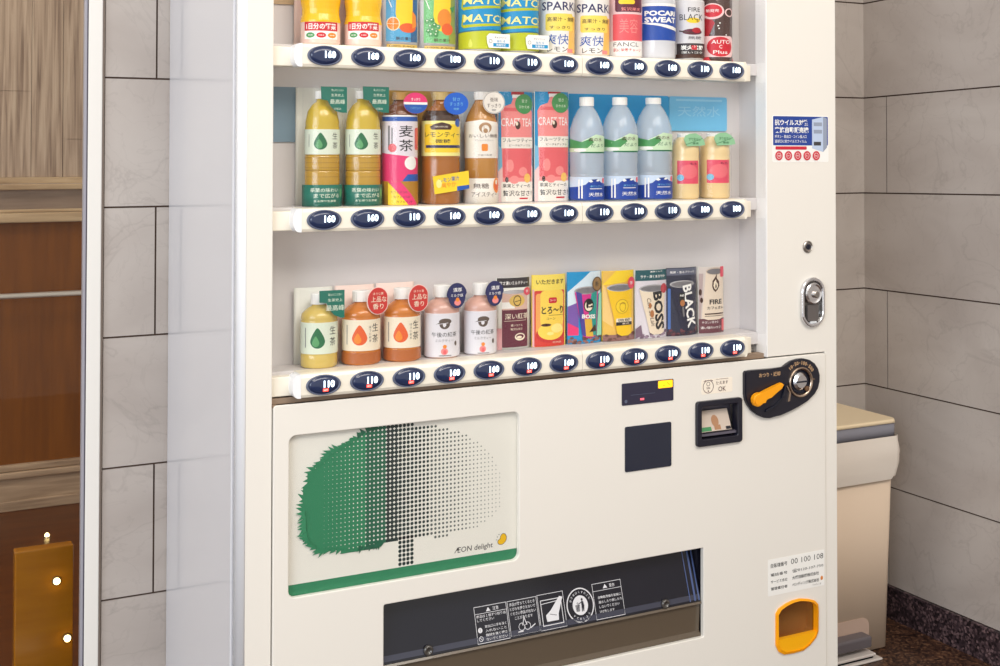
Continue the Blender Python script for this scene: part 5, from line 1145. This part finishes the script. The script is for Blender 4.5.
# ---------------------------------------------------------------- bottom row
def squat_tea(l, r, yt, yb, lab, green, name):
    k = item(2, l, r, yt, yb, name, lab, 'warm tea samples on the bottom shelf'); W = k.w
    x0 = l; h_ = yb-yt; Y_ = lambda f: yb-h_*f; V = lambda f: PV(k, Y_(f))
    cardp(k, CARDW if green else CARDP, 4, 30, h=k.h); R = W*.455; ky = .85
    pr = [(R*.9, 0), (R, 3), (R, V(.16)), (R*.975, V(.175)), (R, V(.19)), (R, V(.60)), (R*.975, V(.615)), (R, V(.63)), (R*.95, V(.69)), (R*.66, V(.755)), (R*.40, V(.79)), (R*.40, V(.81))]
    solid(k, 'bottle', pr, LQ('liquid_green_light', (214, 186, 96)) if green else LIQO, ky); capped(k, R*.46, V(.81), V(.95), WHITE, ky)
    v0, v1 = V(.19), V(.59); LBL = PALEG if green else PCREAM
    def art(a):
        a.rect(-R*1.7, v0, R*1.7, v1, LBL)
        a.drop(-R*.12, (v0+v1)/2-4, R*.82, (v1-v0)*.66, LEAF if green else pm('print_deep_orange', (232, 96, 40))).drop(-R*.22, (v0+v1)/2-7, R*.40, (v1-v0)*.34, LEAFL if green else PORG)
        a.vtext('生茶', R*.78, v1-(v1-v0)*.26, (v1-v0)*.26, INK, step=(v1-v0)*.36, bold=0).rect(-R*.86, v0+10, -R*.81, v1-8, PGREY)
        if not green: a.vtext('ほうじ煎茶', R*.44, v1-(v1-v0)*.24, (v1-v0)*.075, INK, step=(v1-v0)*.11, bold=0); a.rect(-R*1.7, V(.165), R*1.7, V(.03), pm('liquid_band', (178, 98, 40)))
    wrap(k, pr, art, ky)
    if green:
        pts = [(W*-.14, k.h), (W*.5, k.h), (W*.5, V(.64)), (W*.40, V(.645)), (W*.24, V(.68)), (W*.12, V(.75)), (W*.04, V(.84)), (W*-.14, V(.85))]
        def ta(a, u, v):
            for s, f, hh, wx in (('飲んだことない', .945, 4, 23), ('生茶史上', .875, 4.8, 24), ('最高峰', .775, 9, 30)): a.text(s, W*.26, V(f), hh, PALEG, wd=wx)
        disc_tag(k, l, yb, 1, 1, TEAG, -R*ky-2.5, ta, shape=pts)
    else:
        cu, cv = W*.26, V(.83); rx, rv = W*.255, (V(1.0)-V(.66))/2
        pts = [(cu+rx*math.cos(t)*(1.0), cv+rv*math.sin(t)) for t in [2*PI*j/32 for j in range(32)]]; pts = [(min(u, W*.49), v) for u, v in pts]
        rim = [(cu+(u-cu)*1.10, cv+(v-cv)*1.06) for u, v in pts]
        bm = BM(); prism(bm, [(a*.001, b*.001) for a, b in rim], (-R*ky-1.5)*.001, (-R*ky-1)*.001); obj('tag_rim', bm, CARDP, k.t)
        def ta(a, u, v): a.text('ほうじ茶', cu, cv+rv*.55, 4, PCREAM, wd=18).text('上品な', cu+1, cv+rv*.12, 9, PCREAM, wd=rx*1.5).text('香り', cu, cv-rv*.42, 9, PCREAM, wd=rx*1.05)
        disc_tag(k, l, yb, 1, 1, pm('tag_red', (204, 50, 44)), -R*ky-2.5, ta, shape=pts)
    sleeve(k, 31, 0)
squat_tea(299.5, 338.5, 289, 366.5, 'squat green tea bottle with a dark green tag, leftmost on the bottom shelf', True, 'warm_green_tea_bottle')
squat_tea(341, 381, 286.5, 363, 'roasted tea bottle with a red round tag, beside the squat green tea', False, 'roasted_tea_bottle')
squat_tea(383, 421, 284, 360, 'roasted tea bottle with a red round tag, beside the milk tea', False, 'roasted_tea_bottle')
def milk_tea(l, r, yt, yb, lab):
    k = item(2, l, r, yt, yb, 'milk_tea_bottle', lab, 'milk tea samples on the bottom shelf'); W = k.w; h_ = yb-yt; V = lambda f: PV(k, yb-h_*f); R = W*.45; ky = .85
    cardp(k, CARDG, 4, 30, wd=W*.96, h=k.h*.74)
    pr = [(R*.9, 0), (R, 3), (R, V(.60)), (R*.97, V(.61)), (R, V(.63)), (R*.93, V(.70)), (R*.66, V(.76)), (R*.40, V(.79)), (R*.40, V(.82))]
    solid(k, 'bottle', pr, LIQP, ky); capped(k, R*.48, V(.81), V(.97), WHITE, ky)
    IV = pm('label_milk', (228, 226, 232)); TN = pm('print_umber', (92, 76, 66))
    def art(a):
        a.rect(-R*1.7, V(.02), R*1.7, V(.605), IV)
        cu, cv = R*.12, V(.47); a.ell(cu, cv-1, R*.30, 8, TN).ell(cu+1, cv+3.5, R*.36, 5, TN).poly([(cu-R*.50, cv-1), (cu-R*.1, cv+5), (cu+R*.42, cv+4), (cu+R*.1, cv+.6)], TN).poly([(cu-3.5, cv+.5), (cu+2, cv+1), (cu+2.5, cv-3), (cu-.5, cv-6), (cu-3, cv-4)], IV).line(cu-R*.44, cv-.8, cu+R*.2, cv+1.2, .8, IV)
        a.text('午後の紅茶', R*.12, V(.325), 8, INK, wd=R*1.5, bold=0).text('ミルクティー', R*.12, V(.245), 4.6, PGREY, wd=R*1.05, bold=0).ell(R*.10, V(.10), R*.20, 5.5, PSAL).ell(R*.12, V(.165), R*.11, 3, PORG).ell(R*.12, V(.09), R*.09, 3.6, PROSE).ell(R*.8, V(.2), 2.5, 4, TN).rect(-R*.2, V(.05), R*.5, V(.04), PGREY)
    wrap(k, pr, art, ky)
    cu, cv = W*.22, V(.84); rx, rv = W*.275, (V(1.0)-V(.66))/2
    pts = [(cu+rx*math.cos(t)*(1 if math.sin(t) > 0 else .85), cv+rv*math.sin(t)) for t in [2*PI*j/32 for j in range(32)]]
    def ta(a, u, v): a.text('濃厚', cu+1, cv+rv*.45, 7, WHITE, wd=16).text('ミルク感', cu, cv+rv*.02, 5, WHITE, wd=22).ell(cu+1, cv-rv*.55, 6, 5, PSAL).ell(cu+1, cv-rv*.32, 3.4, 3.4, PORG)
    disc_tag(k, l, yb, 1, 1, PNAVY, -R*ky-2.5, ta, shape=pts); sleeve(k, 30, 0, wd=W*.98, h=k.h*.72)
milk_tea(423.5, 460, 282.5, 356.5, 'milk tea bottle with a navy tag, left one of the two')
milk_tea(463.5, 497, 280.5, 354, 'milk tea bottle with a navy tag, right one of the two')
def card_item(l, r, yt, yb, name, lab, base, art, sag=6, grp='printed drink cards on the bottom shelf'):
    k = item(2, l, r, yt, yb, name, lab, grp); W, H = k.w, k.h
    cardp(k, base, sag, 14, art=lambda a: art(a, W, H), name='curved_card'); sleeve(k, sag+9, 14); return k
def tilted_can(a, W, H, cx, w0, w1, y0, y1, lean, body, rimm):  # a can pictured leaning: wide at the top, seen slightly from above
    L_ = lambda u, v: (W*(cx+u+lean*(v-y0)), H*v)
    a.poly([L_(-w0/2, y0+.03), L_(-w0/4, y0), L_(w0/4, y0), L_(w0/2, y0+.03), L_(w1/2, y1), L_(-w1/2, y1)], body)
    c = L_(0, y1); a.ell(c[0], c[1], W*w1/2, H*.055, rimm).ell(c[0], c[1]-.4, W*w1/2*.9, H*.042, PGREY); return L_
def art(a, W, H):
    V = lambda f: H*f
    a.rect(-W/2, V(.86), W/2, V(1), pm('print_soft_black', (44, 36, 40))).text('甘さ濃いミルクティー', 0, V(.925), 6.5, WHITE, wd=W*.86, bold=.02)
    a.rect(-W*.36, V(.03), W*.42, V(.62), PMAR, 2).rect(-W*.36, V(.55), W*.42, V(.80), pm('print_pink_beige', (222, 186, 172)), 2).ell(W*.02, V(.80), W*.38, 3.5, SILVER)
    a.rect(-W*.36, V(.57), W*.0, V(.66), WHITE).ell(W*.08, V(.675), W*.24, 10.5, pm('print_soft_gold', (226, 190, 96))).ring(W*.08, V(.675), W*.12, 1.5, PBRN, ky=1.2).line(W*.0, V(.66), W*.18, V(.68), 1.2, PBRN)
    a.text('深い紅茶', W*.08, V(.46), 10, PCREAM, wd=W*.72).rect(-W*.3, V(.40), W*.36, V(.395), PCREAM).text('濃いコクと', W*.06, V(.335), 4, PCREAM, wd=W*.36).text('贅沢な甘さ', W*.06, V(.28), 4, PCREAM, wd=W*.36)
    a.ell(W*.16, V(.17), W*.16, 6.5, PCREAM).ell(W*.16, V(.175), W*.12, 4, PMAR).ell(W*.14, V(.165), W*.08, 2.2, PCREAM).ell(W*.40, V(.80), W*.12, 7, pm('tag_coral', (226, 74, 96))).text('新', W*.40, V(.80), 5, WHITE)
    a.poly([(-W*.5, 0), (-W*.36, 0), (-W*.36, V(.3)), (-W*.44, V(.12)), (-W*.5, V(.3))], pm('print_pink_pale', (232, 176, 180)))
card_item(500, 533.5, 278, 350.5, 'milk_tea_can_sample', 'maroon milk tea can sample with a black header', CARDW, art)
def art(a, W, H):
    V = lambda f: H*f; SY = pm('print_soup_yellow', (250, 214, 84))
    a.rect(-W/2, 0, W/2, V(1), pm('print_soup_bg', (246, 222, 96))).text('いただきます', W*.02, V(.90), 8.5, INK, wd=W*.82, bold=.02)
    a.rect(-W*.44, V(.0), W*.46, V(.78), pm('print_soup_red', (214, 60, 48)), 3).rect(-W*.40, V(.12), W*.42, V(.74), pm('print_soup_orange', (244, 170, 90)), 5).rect(-W*.28, V(.28), W*.42, V(.78), SY, 8)
    a.rect(-W*.05, V(.60), W*.2, V(.68), PRED, 3).text('コーン', W*.075, V(.64), 3.5, WHITE, wd=W*.18).text('とろ〜り', W*.08, V(.505), 13.5, INK, wd=W*.66, bold=.03).text('コーン', W*.02, V(.385), 4, PBRN, wd=W*.26).rect(-W*.05, V(.435), W*.42, V(.43), PBRN)
    a.ell(W*.02, V(.17), W*.42, 15, pm('print_bowl_red', (200, 42, 44))).ell(W*.03, V(.21), W*.38, 15, SY).ell(W*.2, V(.25), W*.18, 8, pm('print_soup_pale', (252, 232, 140))).ell(-W*.12, V(.30), W*.14, 2.6, PBRN).ell(W*.0, V(.18), W*.1, 3, pm('print_soup_pale', (252, 232, 140)))
    a.text('POTAGE', W*.2, V(.055), 2.6, PCREAM, wd=W*.26).rect(-W*.5, V(0), -W*.44, V(.8), pm('print_pink_pale', (232, 176, 180)))
card_item(535.5, 569.5, 275, 347, 'corn_soup_sample', 'yellow corn soup sample with a soup bowl picture on the bottom shelf', PYEL, art)
def beans(a, W, H, m=None):
    rng = random.Random(11); m = m or [pm('print_bean', (104, 66, 60)), pm('print_bean_light', (150, 106, 100))]
    for i in range(26): a.ell(W*rng.uniform(-.47, .47), H*rng.uniform(.01, .10), W*.055, 2.2, m[i % 2], 10)
def boss_face(a, cu, cv, r, m, bg):
    a.ell(cu, cv, r, r*1.15, m).ell(cu, cv-r*.1, r*.78, r*.85, bg).ell(cu+r*.1, cv+r*.45, r*.6, r*.35, m).line(cu-r*.1, cv-r*.3, cu+r*.6, cv-r*.25, r*.22, m).ell(cu+r*.6, cv-r*.2, r*.16, r*.2, m).ell(cu-r*.3, cv, r*.22, r*.5, m)
def art(a, W, H):
    V = lambda f: H*f
    a.rect(-W/2, 0, W/2, H, PCYAN).poly([(-W*.5, V(.72)), (W*.15, V(1)), (W*.5, V(1)), (W*.5, V(.7)), (-W*.5, V(.5))], pm('print_white_blue', (216, 234, 244))).poly([(-W*.5, V(.12)), (-W*.5, V(.52)), (-W*.2, V(.58)), (-W*.2, V(.12))], pm('print_violet', (120, 84, 170))).poly([(-W*.5, V(.12)), (-W*.5, V(.3)), (-W*.2, V(.22)), (-W*.2, V(.12))], PPINK)
    beans(a, W, H)
    L_ = tilted_can(a, W, H, .12, .42, .70, .08, .74, -.14, pm('can_magenta', (214, 40, 140)), SILVER)
    a.poly([L_(.02, .09), L_(.20, .11), L_(.31, .73), L_(.12, .69), L_(.0, .4)], pm('can_teal', (30, 150, 140))).poly([L_(-.23, .12), L_(-.12, .10), L_(-.16, .70), L_(-.31, .73)], pm('can_indigo', (70, 60, 150))).poly([L_(-.12, .10), L_(.1, .09), L_(.08, .34), L_(-.13, .34)], pm('can_gold', (226, 180, 60)))
    c = L_(.02, .53); boss_face(a, c[0], c[1], W*.15, INK, PCREAM); c = L_(.0, .375); a.text('BOSS', c[0], c[1], 7.5, WHITE, wd=W*.40, bold=.04, rot=-.06)
    c = L_(.08, .2); a.poly([(c[0]-7, c[1]-6), (c[0]+6, c[1]+8), (c[0]+9, c[1]-4)], PBRN)
    a.ell(W*.34, V(.82), W*.16, 13, pm('tag_bronze', (150, 116, 70))).ring(W*.34, V(.82), W*.16, 1.5, PBRN, ky=13/(W*.16)).text('新', W*.34, V(.82), 9, INK).poly([(W*.32, V(.1)), (W*.5, V(.1)), (W*.5, V(.7)), (W*.40, V(.68))], pm('print_mint_green', (150, 220, 190)))
card_item(571, 605, 272, 343, 'rainbow_coffee_sample', 'rainbow coloured coffee can sample on a blue card', PCYAN, art)
def art(a, W, H):
    V = lambda f: H*f
    a.rect(-W/2, 0, W/2, H, pm('card_ochre', (236, 190, 84))).poly([(-W*.5, V(.8)), (-W*.1, V(1)), (W*.5, V(1)), (W*.5, V(.85))], PYEL).poly([(-W*.5, V(.3)), (-W*.2, V(.2)), (-W*.12, V(.6)), (-W*.5, V(.82))], pm('card_peach', (246, 206, 130)))
    beans(a, W, H); a.rect(-W*.5, 0, W*.5, V(.09), pm('print_bean_light', (150, 106, 100))); beans(a, W, H)
    L_ = tilted_can(a, W, H, .14, .44, .78, .07, .76, -.20, pm('can_yellow', (246, 200, 24)), SILVER)
    c = L_(.0, .49); a.ell(c[0], c[1], W*.2, 13, PYEL).ring(c[0], c[1], W*.2, 1.2, pm('print_ochre_line', (190, 146, 30)), ky=13/(W*.2)).ring(c[0]+1, c[1]-1, W*.1, 1.2, pm('print_ochre_line', (190, 146, 30)), ky=1.3).line(c[0]-6, c[1]+5, c[0]+7, c[1]+5, 1.2, pm('print_ochre_line', (190, 146, 30)))
    c = L_(.02, .28); a.rect(c[0]-W*.25, c[1]-7.5, c[0]+W*.25, c[1]+5, PCREAM).rect(c[0]-W*.25, c[1]-7.5, c[0]+W*.25, c[1]-1.5, INK).text('微糖', c[0], c[1]+1.8, 5.5, INK, wd=W*.4).text('贅沢', c[0]+3, c[1]-4.5, 3.5, PCREAM, wd=W*.22)
    a.ell(W*.36, V(.82), W*.12, 11, pm('tag_coral', (226, 74, 96))).text('新', W*.36, V(.82), 6, WHITE)
card_item(606, 638, 271, 340.5, 'yellow_coffee_sample', 'yellow leaning coffee can sample on a golden card', PYEL, art)
def art(a, W, H):
    V = lambda f: H*f
    a.rect(-W/2, 0, W/2, H, pm('card_mist', (222, 216, 224))).rect(-W/2, V(.84), W/2, V(1), PTEAL).text('ラテ・深くまろやか', W*.04, V(.90), 5.5, WHITE, wd=W*.78, bold=.02).text('濃厚ミルク', W*.12, V(.97), 3, WHITE, wd=W*.4)
    beans(a, W, H, [pm('bean_mauve', (120, 96, 116)), pm('bean_mauve_light', (160, 140, 158))]); a.poly([(-W*.5, V(.14)), (-W*.34, V(.2)), (-W*.3, V(.05)), (-W*.5, V(0))], pm('bean_mauve', (120, 96, 116)))
    L_ = tilted_can(a, W, H, .14, .46, .80, .05, .73, -.20, pm('can_cream', (236, 220, 196)), SILVER)
    c = L_(.12, .40); a.text('BOSS', c[0], c[1], W*.30, INK, wd=H*.56, rot=-PI/2+.10, bold=.04); c = L_(-.13, .38); a.text('Cafe au Lait', c[0], c[1], W*.12, PBRN, wd=H*.42, rot=-PI/2+.2, skew=.2, bold=0).ell(c[0]+2, c[1]-3, 4, 7, pm('print_caramel', (180, 116, 66))).ell(c[0]-2, c[1]+12, 3, 5, pm('print_caramel', (180, 116, 66)))
    a.ell(W*.36, V(.72), W*.11, 9, pm('tag_coral_dark', (190, 60, 70)))
card_item(639, 671, 270, 338, 'cafe_au_lait_sample', 'cream coffee can sample with dark sideways lettering under a teal header', CARDW, art)
def art(a, W, H):
    V = lambda f: H*f
    a.rect(-W/2, 0, W/2, H, pm('card_night', (40, 44, 66))).rect(-W/2, V(.89), W/2, V(.99), pm('card_night_bar', (92, 98, 118))).text('無糖・香るブラック', 0, V(.935), 4.5, WHITE, wd=W*.8).rect(-W*.46, V(.1), -W*.38, V(.7), pm('print_steel_blue', (70, 110, 180)), 2)
    beans(a, W, H, [pm('bean_wine', (110, 60, 70)), pm('bean_wine_dark', (70, 40, 54))])
    L_ = tilted_can(a, W, H, .20, .46, .78, .06, .76, -.32, pm('can_night', (30, 32, 58)), SILVER)
    c = L_(.12, .43); a.text('BLACK', c[0], c[1], W*.30, WHITE, wd=H*.64, rot=-PI/2+.16, bold=.03); c = L_(-.12, .52); a.rect(c[0]-5, c[1]-4, c[0]+7, c[1]+14, INK).text('無糖', c[0]+1, c[1]+9, 4, WHITE, wd=9).ell(c[0]+2, c[1]-5, 5, 6, pm('print_caramel', (180, 116, 66))).line(c[0]+3, c[1]-12, c[0]+5, c[1]-30, 4, PGREY)
card_item(670.5, 701, 268, 334.5, 'navy_black_coffee_sample', 'navy coffee can sample with white sideways lettering on the bottom shelf', pm('card_night', (40, 44, 66)), art)
def art(a, W, H):
    V = lambda f: H*f
    a.rect(-W/2, 0, W/2, H, pm('card_warm_grey', (214, 204, 198))).rect(-W/2, 0, W/2, V(.22), pm('card_wine', (104, 56, 66))).text('やさしい甘さの', -W*.08, V(.165), 4.5, WHITE, wd=W*.6).text('濃い味わいカフェ', W*.0, V(.085), 5, WHITE, wd=W*.86)
    L_ = tilted_can(a, W, H, .04, .86, .70, .20, .93, .08, pm('can_latte', (232, 216, 196)), pm('can_latte_rim', (196, 178, 160)))
    c = L_(.02, .72); F = PBRN
    a.poly([(c[0]-8, c[1]-2), (c[0]-7, c[1]+8), (c[0]-1, c[1]+15), (c[0]+4, c[1]+22), (c[0]+3, c[1]+13), (c[0]+9, c[1]+7), (c[0]+10, c[1]-2), (c[0]+5, c[1]-9), (c[0]+0, c[1]-13), (c[0]-5, c[1]-9)], F).poly([(c[0]-5, c[1]-1), (c[0]-4, c[1]+6), (c[0]+1, c[1]+11), (c[0]+2, c[1]+6), (c[0]+6, c[1]+2), (c[0]+6, c[1]-3), (c[0]+1, c[1]-9), (c[0]-3, c[1]-6)], PCREAM).poly([(c[0]-1, c[1]-4), (c[0]+1, c[1]+5), (c[0]+3, c[1]-3), (c[0]+1, c[1]-7)], F)
    c = L_(.06, .47); a.text('FIRE', c[0], c[1], 9, INK, wd=W*.5, bold=.03); c = L_(.06, .38); a.text('カフェオレ', c[0], c[1], 5.5, INK, wd=W*.66, bold=.02); c = L_(.02, .29); a.rect(c[0]-W*.36, c[1]-1.2, c[0]+W*.38, c[1]+1.2, PBRN).rect(c[0]-W*.36, c[1]-4.5, c[0]+W*.38, c[1]-3.5, PBRN)
    a.poly([(-W*.5, V(.22)), (-W*.42, V(.22)), (-W*.34, V(.9)), (-W*.5, V(.9))], pm('card_grey_pink', (186, 166, 164))).ell(-W*.44, V(.62), W*.05, 6, PBRN).ell(-W*.40, V(.5), W*.05, 5, PBRN).rect(W*.30, V(.84), W*.47, V(1), pm('tag_coral', (226, 74, 96)), 2).rect(W*.36, V(.03), W*.48, V(.2), PROSE, 1)
card_item(702.5, 728.5, 267, 331.3, 'cafe_latte_sample', 'cream coffee can sample with a flame emblem, rightmost on the bottom shelf', CARDW, art)
